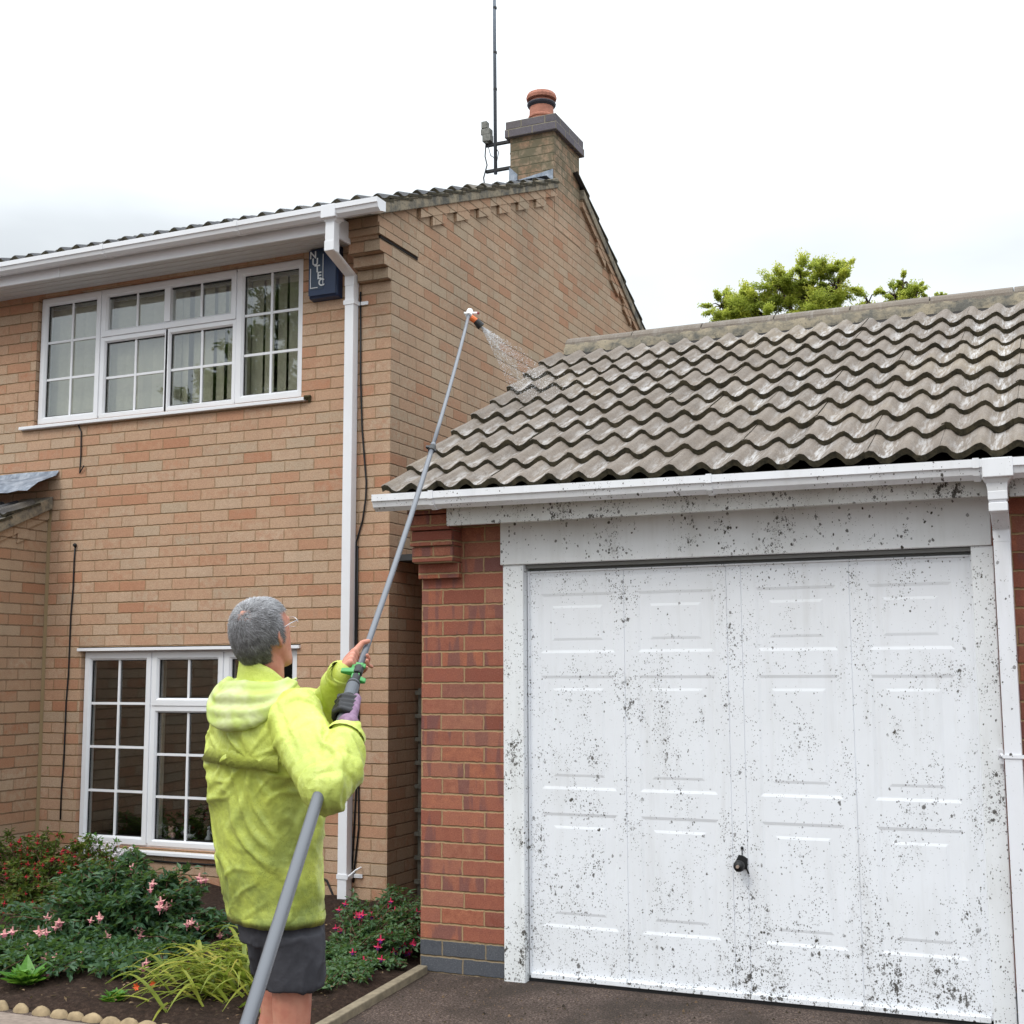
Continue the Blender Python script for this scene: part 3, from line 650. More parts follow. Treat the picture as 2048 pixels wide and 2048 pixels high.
# ---- alarm box ---------------------------------------------------------------------------
al = thing('alarm_box', (-1.475, HY, 3.83), 'dark blue burglar alarm box with white lettering under the eaves beside the downpipe', 'alarm box')
M_NAVY = MT('navy_plastic', .3, .5).col((.012, .03, .085)).m; M_PLATE = MT('alarm_plate', .3, .5).col((.022, .045, .085)).m
mb = MB(); mb.add([(x, y, z) for y, a, b in ((HY-.002, 0, 0), (HY-.05, .004, .006), (HY-.072, .02, .03)) for x, z in ((-1.592+a, 3.835+b), (-1.362-a, 3.835+b), (-1.362-a, 4.185-b), (-1.592+a, 4.185-b))],
              [(j*4+i, j*4+4+i, j*4+4+(i+1) % 4, j*4+(i+1) % 4) for j in range(2) for i in range(4)]+[(8, 9, 10, 11)])
mb.build('case', M_NAVY, al, bevel=.008)
mb = MB(); mb.box(-1.568, -1.468, HY-.0745, HY-.070, 3.895, 4.155); mb.build('plate', M_PLATE, al)
M_LET = MT('white_print', .5, .3).col((.75, .78, .80)).m
mb = MB(); mb.box(-1.566, -1.561, HY-.077, HY-.0745, 3.905, 4.04); mb.box(-1.561, -1.508, HY-.077, HY-.0745, 3.905, 3.910); mb.box(-1.470, -1.466, HY-.077, HY-.0745, 3.925, 4.13)
mb.build('print_border', M_LET, al)
for i, ch in enumerate('NUTEC'):
    cu = bpy.data.curves.new('letter', 'FONT'); cu.body = ch; cu.size = .068; cu.extrude = .0012; cu.align_x = 'CENTER'; cu.offset = .0012
    to = bpy.data.objects.new('tmp', cu); COL.objects.link(to)
    dg = bpy.context.evaluated_depsgraph_get(); dg.update(); me = bpy.data.meshes.new_from_object(to.evaluated_get(dg)); bpy.data.objects.remove(to)
    me.transform(Matrix.Translation((-1.545+.0165*i, HY-.0765, 4.108-.048*i)) @ Matrix.Rotation(pi/2, 4, 'X'))
    me.materials.clear(); me.materials.append(M_LET); o = bpy.data.objects.new('letter', me); COL.objects.link(o); attach(o, al)

# ---- cables on the wall ------------------------------------------------------------------
def cable(name, pts, r, label, cat='cable', m=None):
    mb = MB(); mb.tube(pts, r, 6); return tag(mb.build(name, m or M_BLK, smooth=True), label, cat)
q = HY-.008
mb = MB(); mb.tube([(-3.535, q, 2.30)]+[(-3.54-.004*i+.004*sin(i*2.1), q, 2.2-.2*i) for i in range(10)], .0055, 6); mb.sphere((-3.535, q-.004, 2.305), .014)
tag(mb.build('cable', M_BLK, smooth=True), 'black cable clipped down the brick wall to the left of the downstairs window', 'cable')
cable('cable', [(-3.55, q, 3.17), (-3.52, q, 3.12), (-3.515, q, 2.95), (-3.52, q, 2.82), (-3.475, q-.01, 2.87)], .005, 'short black cable hooked below the left end of the upstairs window sill')
cable('cable', [(-1.222, q, 3.86), (-1.215, q, 3.3), (-1.20, q, 2.95), (-1.165, q, 2.6), (-1.165, q-.005, 2.50), (-1.19, q, 2.36), (-1.235, q, 2.22), (-1.232, q, 1.6), (-1.205, q, 1.2), (-1.20, q, .8), (-1.195, q, .45), (-1.232, q, .12)], .006, 'slack black cable hanging beside the house downpipe')
cable('cable', [(-1.225, q, 2.2), (-1.222, q, 1.7), (-1.23, q, 1.2), (-1.215, q, .7), (-1.24, q, .2)], .006, 'thin straight black cable tight against the right side of the house downpipe')
cable('cable', [(-3.3, q, .175), (-2.6, q, .165), (-1.9, q, .17), (-1.55, q, .165), (-1.42, q, .12), (-1.345, q, -.02), (-1.33, q, -.14)], .007, 'black cable running along the bricks under the downstairs window')
mb = MB(); mb.box(-1.415, -1.345, HY-.05, HY-.002, -.19, .03); mb.box(-1.41, -1.35, HY-.056, HY-.05, -.17, .01)
tag(mb.build('junction_box', simple('grey_box', (.12, .13, .14), .6), bevel=.004), 'small dark grey box on the wall at the foot of the house downpipe', 'junction box')

# ---- porch at far left ---------------------------------------------------------------------
porch = thing('porch', (-5, 1, -.1), 'lean-to brick porch with a lead flashing against the house at the left edge', 'porch')
PX = -3.80; PS = math.tan(radians(24.3))
def pz(y): return 2.585+(y-HY)*PS
mb = MB(); mb.add([(PX, HY+.0, -.3), (PX, -.4, -.3), (PX, -.4, pz(-.4)), (PX, HY, pz(HY))], [(0, 1, 2, 3)])
mb.add([(PX, -.4, -.3), (-6.5, -.4, -.3), (-6.5, -.4, pz(-.4)), (PX, -.4, pz(-.4))], [(0, 1, 2, 3)]); mb.build('porch_wall', M_BUFF2, porch, uvo=UVH)
mb = MB(); mb.add([(PX+.002, HY-.008, 0), (PX+.03, HY-.003, 0), (PX+.03, HY-.003, 2.6), (PX+.002, HY-.008, 2.6)], [(0, 1, 2, 3)]); mb.build('corner_joint', simple('sandy_mortar', (.30, .22, .12), .95), porch)
mb = MB()
def prake(y0, y1, h0, h1, x0, x1):
    mb.add([(x, y, pz(y)+h) for x in (x0, x1) for y, h in ((y0, h0), (y1, h0), (y1, h1), (y0, h1))],
           [(0, 1, 2, 3), (7, 6, 5, 4), (0, 4, 5, 1), (3, 2, 6, 7), (0, 3, 7, 4), (1, 5, 6, 2)])
prake(-.4, HY-.01, -.075, -.004, PX-.05, PX+.016)
yy = 1.15
while yy > -.3: prake(yy, yy+.10, -.145, -.0755, PX-.05, PX+.014); yy -= .33
mb.build('raking_dentil_course', M_BUFF2, porch, uvo=UVH)
mb = MB(); prake(-.45, HY-.012, -.004, .085, PX-.25, PX+.05); mb.build('verge_undercloak', M_CEM, porch, bevel=.005)
tile_roof('roof_tiles', [M_DTILE, M_TEDGE], porch, -6.6, PX+.055, -.55, pz(-.55)+.07, radians(24.3), 7, .285)
mb = MB(); vs = []
nf = 24
for i in range(nf+1):
    x = -6.0+(PX+.085+6.0)*i/nf; w = .012*sin(i*2.3)+.008*sin(i*5.1)
    vs += [(x, HY-.006, 2.855+.002*sin(i)), (x, HY-.03, 2.815), (x, HY-.20, 2.735+w*.6+.02*(wave(x)/.034)), (x, HY-.29+w, 2.665+w*.5+.4*wave(x))]
mb.add(vs, [(i*4+k, i*4+4+k, i*4+5+k, i*4+1+k) for i in range(nf) for k in range(3)]); mb.build('lead_flashing', M_LEAD, porch, smooth=True)

# ------------------------------------------------------------------ GARAGE
gar = thing('garage', (0, 0, 0), 'red brick garage with a pantiled roof and a spattered white door frame', 'garage')
UVG = (0, .1125, 0)
mb = MB(); wall_cells(mb, [0, .44], [.15, 2.2], [], 0); wall_cells(mb, [2.62, 6.2], [.15, 2.2], [], 0)
mb.add([(0, 0, .15), (0, 0, 2.2), (0, 4.4, 2.2), (0, 4.4, .15)], [(0, 1, 2, 3)][:1]); mb.add([(0, 0, 2.2), (0, 2.2, 3.44), (0, 4.4, 2.2)], [(0, 1, 2)])
mb.add([(0, 4.4, -.3), (0, 4.4, 2.2), (6.2, 4.4, 2.2), (6.2, 4.4, -.3)], [(0, 1, 2, 3)]); mb.add([(6.2, 0, -.3), (6.2, 0, 2.2), (6.2, 4.4, 2.2), (6.2, 4.4, -.3)], [(0, 1, 2, 3)])
mb.add([(.44, 0, .15), (.44, .12, .15), (.44, .12, 2.2), (.44, 0, 2.2)], [(0, 1, 2, 3)])
mb.build('wall', M_RED, gar, uvo=UVG)
mb = MB(); wall_cells(mb, [2.62, 6.2], [-.3, .15], [], -.001); mb.build('plinth', M_BLUE, gar, uvo=UVG)
mb = MB(); wall_cells(mb, [0, .44], [-.3, .15], [], -.001); mb.add([(-.001, 0, -.3), (-.001, 0, .15), (-.001, 4.4, .15), (-.001, 4.4, -.3)], [(0, 1, 2, 3)])
mb.build('plinth', M_BLUE, gar, uvo=UVG)
mb = MB()
for k, (yf, z0, z1, x0, x1) in enumerate(((-.034, 1.853, 1.925, -.003, .218), (-.095, 1.930, 2.001, -.006, .214), (-.112, 2.006, 2.076, -.009, .216), (-.128, 2.081, 2.152, -.012, .213), (-.14, 2.157, 2.25, -.01, .21))):
    mb.box(x0, x1, yf, .02+.01*k, z0, z1)
mb.build('kneeler_bricks', M_RED, gar, uvo=(.108, .1125, .002), bevel=.003)
mb = MB(); mb.box(.002, .208, -.085, .0, 1.9255, 2.2); mb.build('kneeler_mortar', simple('mortar', (.34, .25, .15), .95), gar)
mb = MB(); mb.box(.222, 2.634, -.178, -.160, 2.088, 2.20); mb.build('fascia_board', M_FASC, gar, bevel=.003)
mb = MB(); mb.box(2.712, 6.2, -.178, -.160, 2.080, 2.195); mb.build('fascia_board', M_FASC, gar, bevel=.003)
mb = MB(); mb.box(.222, 6.2, -.16, -.0, 2.118, 2.128); mb.build('soffit', M_HEAD, gar)
mb = MB(); mb.box(.436, 2.628, -.034, .0, 1.905, 2.117); mb.build('header_board', M_HEAD, gar, bevel=.003)
for a_, b_, c_ in ((.444, .549, -.01), (2.546, 2.632, .012)):
    mb = MB(); mb.box(a_, b_, -.022, .075, c_, 1.9045); mb.build('door_jamb', M_FRAME, gar, bevel=.004)
mb = MB(); mb.box(.55, 2.545, .012, .03, 1.888, 1.904, 0); mb.box(.55, 2.545, .055, .075, 1.86, 1.904, 0)
mb.build('frame_head', simple('grey_steel', (.28, .29, .29), .5), gar)
mb = MB(); mb.box(.54, 2.56, .078, .09, -.05, 1.93); mb.build('dark_void', M_DARK, gar)
# up-and-over door with twelve pressed panels
door = thing('garage_door', (1.55, .03, .03), 'white panelled up-and-over garage door spattered all over with dark dirt', 'garage door')
DX0, DX1, DZ0, DZ1 = .556, 2.540, .034, 1.868
cols = [(.616, .985), (1.094, 1.451), (1.639, 1.990), (2.120, 2.462)]; rows = [(.246, .757), (.863, 1.383), (1.487, 1.766)]
lines = [1.030, 1.510, 1.576, 2.045]
xb = sorted([DX0, DX1]+[v for c in cols for v in c]+[v+d for v in lines for d in (-.0022, .0022)]); zb = sorted([DZ0, DZ1]+[v for c in rows for v in c])
mb = MB(); Yd = .030
for i in range(len(xb)-1):
    for j in range(len(zb)-1):
        a, b, c, d = xb[i], xb[i+1], zb[j], zb[j+1]
        if any(p[0] < (a+b)/2 < p[1] for p in cols) and any(p[0] < (c+d)/2 < p[1] for p in rows): continue
        if b-a < .006:
            mb.add([(a, Yd, c), ((a+b)/2, Yd+.004, c), ((a+b)/2, Yd+.004, d), (a, Yd, d), (b, Yd, c), (b, Yd, d)], [(0, 1, 2, 3), (1, 4, 5, 2)]); continue
        mb.add([(a, Yd, c), (b, Yd, c), (b, Yd, d), (a, Yd, d)], [(0, 1, 2, 3)])
for a, b in cols:
    for c, d in rows:
        R_ = [(0, 0), (.013, .0036), (.018, .0038), (.058, .0036), (.070, .0008)]
        rg = [[(a+i, Yd+y, c+i), (b-i, Yd+y, c+i), (b-i, Yd+y, d-i), (a+i, Yd+y, d-i)] for i, y in R_]
        vs = [p for r in rg for p in r]
        mb.add(vs, [(j*4+i, j*4+(i+1) % 4, j*4+4+(i+1) % 4, j*4+4+i) for j in range(len(R_)-1) for i in range(4)]+[tuple(len(R_)*4-4+i for i in range(4))])
dpnl = mb.build('door_panel', M_DOOR, door)
mb = MB(); mb.box(DX0-.004, DX0+.006, .022, .03, DZ0-.01, DZ1+.006); mb.box(DX1-.004, DX1+.010, .022, .03, DZ0-.01, DZ1+.006); mb.box(DX0+.006, DX1-.004, .022, .03, DZ1-.002, DZ1+.006)
mb.box(DX0+.006, DX1-.004, .014, .034, DZ0-.018, DZ0+.004); mb.build('edge_trim', M_DOOR, door, bevel=.002)
mb = MB(); mb.box(.55, 2.55, .02, .05, -.02, .013); mb.build('bottom_seal', M_BLK, door)
hn = MB(); lathe_pts = [(.001, -.075), (.020, -.072), (.025, -.055), (.022, -.04), (.012, -.03), (.010, 0)]
hn.loft([[(1.549+r*cos(2*pi*k/16), Yd+h, .572+r*sin(2*pi*k/16)) for k in range(16)] for r, h in lathe_pts])
h_ = hn.build('handle', M_BLK, door, smooth=True)
mb = MB(); mb.add([(1.549+a, Yd-.006+y, .578+b) for y in (0, .006) for a, b in ((-.024, -.02), (.024, -.026), (.026, .02), (.006, .032), (-.012, .034), (-.024, .012))],
                  [(0, 1, 2, 3, 4, 5), tuple(range(6, 12))[::-1]]+[(i, i+6, (i+1) % 6+6, (i+1) % 6) for i in range(6)]); mb.build('backplate', M_BLK, h_)
mb = MB(); mb.tube([(1.549, Yd-.06, .573), (1.549, Yd-.085, .573)], .007, 10); mb.build('keyhole', simple('brass', (.35, .27, .22), .35, .5), h_)
mb = MB(); mb.tube([(1.551, Yd-.004, .605), (1.552, Yd-.004, .638)], .0022, 6); mb.sphere((1.552, Yd-.004, .642), .007); mb.tube([(1.57, Yd-.004, .56), (1.577, Yd-.003, .535)], .004, 6)
mb.build('lever', M_BLK, h_)
# roof
GS = radians(27.94)
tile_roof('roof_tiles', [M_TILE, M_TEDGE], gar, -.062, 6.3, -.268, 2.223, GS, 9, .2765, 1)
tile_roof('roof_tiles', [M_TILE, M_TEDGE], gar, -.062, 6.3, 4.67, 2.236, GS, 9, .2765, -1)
mb = MB(); T_ = math.tan(GS)
mb.add([(-.045, -.16, 2.23), (6.2, -.16, 2.23), (6.2, 2.2, 2.236+2.462*T_), (-.045, 2.2, 2.236+2.462*T_)], [(0, 3, 2, 1)])
mb.add([(-.045, 4.5, 2.23), (6.2, 4.5, 2.23), (6.2, 2.2, 2.236+2.462*T_), (-.045, 2.2, 2.236+2.462*T_)], [(0, 1, 2, 3)]); mb.build('roof_underlay', M_DARK, gar)
mb = MB()
def gr(y0, y1, z0, h0, h1, s):
    mb.add([(x, y, 2.228+s*(y-y0)*T_*0+(abs(y-y0))*T_+h) for x in (-.058, .0) for y, h in ((y0, h0), (y1, h0), (y1, h1), (y0, h1))],
           [(0, 1, 2, 3), (7, 6, 5, 4), (0, 4, 5, 1), (3, 2, 6, 7), (0, 3, 7, 4), (1, 5, 6, 2)])
gr(-.20, 2.2, 0, -.03, .03, 1); gr(4.6, 2.2, 0, -.03, .03, 1); mb.build('verge_mortar', M_CEM, gar)
mb = MB(); RYg, RZg = 2.205, 2.236+2.473*T_-.036; x = -.045; k = 0
while x < 6.2:
    pr = [(RYg+(.138+.002*(k % 2))*cos(pi-pi*i/10), RZg+.082*sin(pi*i/10)+.003*random.random()) for i in range(11)]
    pr += [(RYg+.12, RZg-.03), (RYg-.12, RZg-.03)]
    mb.prism(pr, x, x+.452, r=random.random()); x += .458; k += 1
rd = mb.build('ridge_tiles', M_RIDGE, gar, bevel=.004)
mb = MB(); vs = []; nb = 400
for i in range(nb+1):
    x = -.04+6.24*i/nb; jz = .006*noise.noise((x*20, 0, 0))
    vs += [(x, RYg-.125, RZg+.03), (x, RYg-.160+jz, RZg-.030+wave(x)*.35), (x, RYg-.172+jz, RZg-.090+wave(x)*1.)]
mb.add(vs, [(i*3+k, i*3+3+k, i*3+4+k, i*3+1+k) for i in range(nb) for k in range(2)]); mb.build('ridge_mortar', M_CEM, gar, smooth=True)
gg = gutter('gutter', -.112, 6.1, -.182, 2.243, M_GUT, gar, [.20, 1.53, 2.60, 2.80], W=.118, tilt=-.0085)
mb = MB(); mb.box(2.622, 2.735, -.3035, -.180, 2.146, 2.2215)
mb.add([(x, y, z) for z, a in ((2.150, .056), (2.125, .040), (2.085, .0345)) for x, y in ((2.672-a, -.235-min(a, .055)), (2.672+a, -.235-min(a, .055)), (2.672+a, -.235+min(a, .05)), (2.672-a, -.235+min(a, .05)))],
       [(0, 1, 2, 3), (11, 10, 9, 8)]+[(j*4+i, j*4+4+i, j*4+4+(i+1) % 4, j*4+(i+1) % 4) for j in range(2) for i in range(4)])
mb.build('running_outlet', M_GUT, gg, bevel=.003)
gd = thing('downpipe', (2.675, -.1, 0), 'short square white downpipe to the right of the garage door, flecked with dirt', 'downpipe')
M_GP = dirty_white('spattered_pipe', .8, (0, .4), base=(.80, .81, .85))
mb = MB(); sqpipe(mb, [(2.672, -.235, 2.10, 0, 1), (2.672, -.235, 2.055, 0, 1), (2.6725, -.10, 1.955, 0, 1), (2.6725, -.10, 1.905, 0, 1)], .066); mb.build('offset_elbow', M_GP, gd, bevel=.004)
mb = MB(); mb.box(2.636, 2.709, -.272, -.198, 2.06, 2.095); mb.box(2.637, 2.708, -.271, -.199, 2.015, 2.05); mb.build('socket', M_UPVC, gd, bevel=.003)
mb = MB(); sqpipe(mb, [(2.6725, -.10, 1.93, 0, 1), (2.675, -.10, -.05, 0, 1)], .064); mb.build('pipe', M_GP, gd, bevel=.003)
mb = MB(); mb.box(2.636, 2.76, -.1365, -.1325, 1.058, 1.072); mb.box(2.612, 2.634, -.04, -.022, 1.06, 1.085); mb.box(2.617, 2.634, -.05, -.022, 1.03, 1.05); mb.tube([(2.636, -.134, 1.065), (2.628, -.1, 1.072), (2.624, -.05, 1.06)], .005, 6); mb.build('pipe_clip', M_GP, gd)
# trellis in the passage, and an unseen gate added to darken it
tr = thing('trellis', (-.5, 1.8, -.1), 'grey wooden trellis standing in the dark gap between house and garage', 'trellis')
M_GREYW = simple('weathered_wood', (.20, .19, .155), .85, .2, 30, .4)
mb = MB()
for i in range(7): mb.box(-.975+.155*i, -.950+.155*i, 1.80, 1.82, -.12, 1.30)
mb.build('uprights', M_GREYW, tr)
mb = MB()
for i in range(10): mb.box(-.985, -.015, 1.775, 1.80, -.07+.1475*i, -.045+.1475*i)
mb.build('rails', M_GREYW, tr)
gt = thing('unseen_gate', (-.5, 1.98, -.1), 'unseen dark boarded gate added to darken the passage beside the garage', 'gate')
mb = MB()
for i in range(9): mb.box(-.985+.107*i, -.985+.107*i+.102, 1.98, 2.0, -.1, 2.05)
mb.build('boards', simple('dark_stained_wood', (.045, .03, .02), .85, .2, 20, .4), gt)

mb = MB(); mb.box(-.996, -.002, 1.52, 4.3, 2.10, 2.14); mb.build('passage_shade_cover', simple('shade_cover_felt', (.05, .05, .05), .9), gar)  # unseen cover added over the passage to darken the house wall below
# ------------------------------------------------------------------ edging
mb = MB(); m_ = simple('concrete_edging', (.30, .25, .175), .9, .2, 25, .4, .6)
mb.box(.0, .05, -3.2, -.02, -.45, .0)
me_v = [(a, b, c+gz(0, b)+.035 if c > -.1 else c) for a, b, c in mb.v]; mb.v = me_v
for k in range(3): pass
tag(mb.build('bed_edging', m_, bevel=.005), 'straight pale edging board running from the garage corner along the flower bed', 'edging')
mb = MB(); mb.box(-6.0, -.42, -1.30, -1.135, -.3, -.062); tag(mb.build('kerb', simple('kerb_concrete', (.30, .24, .20), .9, .2, 30, .35, .5), bevel=.008), 'flat concrete kerb in front of the scalloped stones', 'kerb')
M_STONE = simple('buff_edging_stone', (.40, .30, .18), .9, .2, 22, .4, .7, 50)
sx = [-1.50, -1.385, -1.27, -1.165, -1.075, -.985, -.885, -.79, -.695, -.60, -.51]
pos_words = ['leftmost of the row by the leafy plant', 'second of the row from the left', 'third of the row from the left', 'fourth of the row from the left', 'fifth of the row, left of the small weed', 'sixth of the row, right of the small weed', 'seventh of the row from the left', 'eighth of the row, at the edge of the long leaves', 'ninth of the row, under the long leaves', 'tenth of the row, under the long leaves', 'rightmost of the row, by the man']
for i, x in enumerate(sx):
    mb = MB(); y = -1.105; z = gz(0, y)-.035; vs = []; w = random.uniform(.048, .056); h = random.uniform(.042, .052)
    mb.sphere((x, y, z+.02), w, random.uniform(.026, .032), h, 14, 9, ax=(V((cos(.1*i-.3), sin(.1*i-.3)*.3, 0)).normalized(), V((0, 1, 0)), V((0, 0, 1))))
    mb.v = [(a+.005*noise.noise((a*40, b*40, c*40+i)), b+.005*noise.noise((a*40, b*40+9, c*40)), c+.005*noise.noise((a*40+5, b*40, c*40))) for a, b, c in mb.v]
    tag(mb.build('edging_stone', M_STONE, smooth=True), 'rounded buff edging stone, '+pos_words[i], 'edging stone', 'scalloped stones edging the flower bed')

# ------------------------------------------------------------------ vegetation
def leaf_mat(name, a, b, c=None, rough=.45, tr=.35, tcol=(.25, .40, .04)):
    m = MT(name, rough, .4); r = m.attr(); st = [(0., a), (.55, b), (1., c or b)]
    cc = m.ramp(r, st); cc = m.mix(m.rng(m.noise(m.pos(), 60., 2), .35, .7, 0, .35), cc, tuple(x*.6 for x in a)); m.col(cc)
    tb = m.node('ShaderNodeBsdfTranslucent', {'Color': m.mix(.5, cc, tcol)}); ms = m.node('ShaderNodeMixShader', {0: tr})
    m.put(ms.inputs[1], m.b.outputs[0]); m.put(ms.inputs[2], tb.outputs[0]); m.put(m.n['Material Output'].inputs['Surface'], ms.outputs[0]); return m.m
M_LFR = leaf_mat('fuchsia_leaf_olive', (.055, .10, .020), (.10, .16, .030), (.20, .20, .035))
M_LFD = leaf_mat('fuchsia_leaf_dark', (.030, .085, .040), (.055, .125, .060), (.11, .20, .075), .4)
M_LFG = leaf_mat('fuchsia_leaf_green', (.045, .11, .045), (.08, .16, .065), (.16, .26, .11), .4)
M_LILY = leaf_mat('strap_leaf', (.16, .21, .03), (.32, .36, .05), (.50, .42, .08), .4)
M_BRIGHT = leaf_mat('bright_leaf', (.05, .17, .02), (.09, .26, .03), (.16, .36, .05), .4)
M_STEM = simple('woody_stem', (.10, .055, .03), .8); M_GST = simple('green_stem', (.10, .14, .03), .7)
M_REDF = simple('red_petal', (.42, .02, .03), .6); M_REDD = simple('dark_red_petal', (.22, .012, .02), .6)
M_PINK = simple('pink_petal', (.72, .22, .30), .6); M_PALE = simple('blush_petal', (.72, .36, .34), .6); M_MAG = simple('magenta_petal', (.52, .05, .24), .6)
M_PUR = simple('purple_petal', (.14, .02, .20), .6); M_WHF = simple('white_petal', (.80, .76, .80), .6); M_CRIM = simple('crimson_petal', (.60, .03, .10), .6); M_ORG = simple('orange_petal', (.80, .13, .03), .6)
def leaf(mb, p, d, n, l, w, m=0, fold=.25):
    d = d.normalized(); s = d.cross(n)
    if s.length < 1e-4: s = d.orthogonal()
    s = s.normalized(); n = s.cross(d); r = random.random()
    mb.add([p, p+d*l*.45+s*w*.5+n*w*fold, p+d*l, p+d*l*.45-s*w*.5+n*w*fold, p+d*l*.5], [(0, 1, 4), (1, 2, 4), (0, 4, 3), (4, 2, 3)], m, r)
def rv(): return V((random.gauss(0, 1), random.gauss(0, 1), random.gauss(0, 1))).normalized()
def flower(mb, p, s, ms, mc, lean=None):
    """hanging fuchsia bell: tube, four flared sepals, corolla"""
    a = V((random.uniform(-.25, .25), random.uniform(-.25, .25), -1)).normalized(); o = a.orthogonal().normalized(); b = a.cross(o)
    mb.tube([p, p+a*s*.45], [s*.07, s*.10], 5, ms, cap=False)
    q = p+a*s*.42; ph = random.random()*6
    for k in range(4):
        t = ph+k*pi/2; d = (o*cos(t)+b*sin(t)); e = d.cross(a)
        mb.add([q+e*s*.08, q-e*s*.08, q+d*s*.30+a*s*.10-e*s*.11, q+d*s*.52-a*s*.02, q+d*s*.30+a*s*.10+e*s*.11], [(0, 1, 2, 3, 4)], ms)
    mb.loft([[q+(o*cos(2*pi*k/6)+b*sin(2*pi*k/6))*r*s+a*h*s for k in range(6)] for r, h in ((.09, 0), (.20, .16), (.16, .36))], False, mc)
    mb.tube([q+a*s*.3, q+a*s*.75], s*.02, 3, ms, cap=False)
def bush(name, label, cat, base, spread, h, nst, lmat, lsize, nleaf, fl=None, group=None, lean=(0, 0), droop=.35, blobs=None):
    t = thing(name, (base[0], base[1], gz(0, base[1])), label, cat, group)
    st = MB(); lf = MB(); fm = MB(); tips = []
    bx, by = base; z0 = gz(0, by)
    for i in range(nst):
        if blobs:
            tx, ty, tz, tr_ = random.choice(blobs); e = rv()*random.random()**.4*tr_; end = V((tx+e.x, ty+e.y*.9, max(z0+.05, tz+e.z*.8)))
        else:
            q = random.random()*2*pi; r = random.random()**.6
            end = V((bx+lean[0]+cos(q)*spread[0]*r, by+lean[1]+sin(q)*spread[1]*r, z0+h*(1-.5*r*r)*random.uniform(.55, 1.05)))
        s = V((bx+random.uniform(-.12, .12)*spread[0]*2, by+random.uniform(-.1, .1)*spread[1]*2, z0-.02))
        mid = s.lerp(end, .55)+V((0, 0, .16*h)); pts = []
        for k in range(9):
            u = k/8; p = s*(1-u)**2+mid*2*u*(1-u)+end*u*u; p.z -= droop*.12*max(0, u-.75); pts.append(p+rv()*.006)
        st.tube(pts, [.0035*(1-.6*k/8)*(1+h) for k in range(9)], 5)
        for k in range(int(nleaf)):
            u = random.random()**.55; f = u*7.99; a = int(f); p = pts[a].lerp(pts[a+1], f-a)
            dirv = (pts[a+1]-pts[a]).normalized(); d = (dirv*.35+rv()); d.z = d.z*.5-.15
            p = p+rv()*lsize*.6*random.random()
            leaf(lf, p, d, V((random.gauss(0, .45), random.gauss(0, .45), 1)), lsize*random.uniform(.6, 1.25), lsize*random.uniform(.38, .6))
        tips.append(pts)
    if fl:
        nf_, size, mats_, clus = fl[:4]
        for i in range(nf_):
            if len(fl) > 4 and i < len(fl[4]): p = V(fl[4][i])
            else: pp = random.choice(tips); p = pp[random.choice((6, 7, 8))]+V((random.gauss(0, .02), -abs(random.gauss(0, .03)), random.gauss(0, .01)))
            for c in range(clus):
                q = p+V((random.gauss(0, .018), random.gauss(0, .018), random.gauss(0, .012)))*(clus > 1); flower(fm, q, size*random.uniform(.75, 1.15), 0, 1)
    st.build('stems', M_STEM, t, smooth=True); lf.build('foliage', lmat, t)
    if fl: fm.build('blossoms', fl[2], t)
    return t
bush('red_fuchsia', 'tall olive-leaved fuchsia thick with small red flowers against the wall at far left', 'shrub', (-3.1, .75), (.85, .45), .6, 330, M_LFR, .036, 58,
     (420, .032, [M_REDF, M_REDD], 1), blobs=[(-3.6, .8, .26, .24), (-3.25, .85, .30, .22), (-2.95, .8, .30, .22), (-2.65, .75, .26, .22), (-2.45, .7, .20, .18), (-3.2, .5, .08, .26), (-2.75, .4, .12, .25), (-3.6, .5, .1, .28), (-2.5, .5, .12, .2), (-3.9, .7, .2, .25), (-2.9, .2, .0, .25), (-3.3, .2, -.02, .28), (-2.35, .35, .08, .2)])
bush('pink_fuchsia', 'spreading dark green fuchsia with hanging pink and blush bells behind the edging stones', 'shrub', (-1.75, -.05), (.7, .4), .5, 560, M_LFD, .050, 46,
     (58, .050, [M_PALE, M_PINK], 3, [(-1.95, -.62, .06), (-1.72, -.70, .03), (-1.60, -.66, -.02), (-1.42, -.62, .0), (-1.30, -.50, .05), (-1.85, -.5, .16), (-1.6, -.4, .22), (-1.4, -.2, .26), (-1.55, -.05, .33), (-2.1, -.5, .14), (-1.3, -.05, .14), (-1.97, -.30, .165), (-2.02, -.35, .085), (-2.0, -.42, -.01), (-1.86, -.42, -.005), (-1.92, -.45, -.03), (-1.62, -.30, .10), (-1.72, -.3, .07), (-1.52, -.50, -.07), (-1.45, -.05, .23), (-1.18, .1, .09), (-1.3, -.1, .06), (-2.1, -.45, -.05), (-1.80, -.62, -.15), (-1.36, -.3, .02)]),
     blobs=[(-2.1, -.1, .14, .22), (-1.85, -.1, .18, .22), (-1.6, -.1, .16, .22), (-1.8, .1, .30, .18), (-1.4, 0, .18, .2), (-1.5, .15, .28, .15), (-1.25, .10, .10, .12), (-2.1, .05, .32, .16), (-1.9, .1, .38, .14), (-2.2, -.3, .04, .16), (-1.95, -.4, .0, .18), (-1.6, -.45, -.03, .18), (-1.3, -.25, .02, .18), (-2.4, -.1, .08, .2), (-1.75, -.3, .08, .2), (-1.7, -.62, -.08, .16), (-1.45, -.5, -.04, .18), (-2.0, -.6, -.06, .16), (-1.25, -.45, -.06, .14), (-1.3, -.1, .0, .13), (-2.3, -.5, -.04, .16), (-2.1, -.78, -.10, .14), (-1.8, -.82, -.12, .13), (-1.5, -.75, -.10, .14), (-1.25, -.68, -.08, .13), (-2.0, .0, .28, .14), (-1.65, .05, .34, .13), (-1.55, -.2, .26, .15), (-1.9, -.25, .22, .16)])
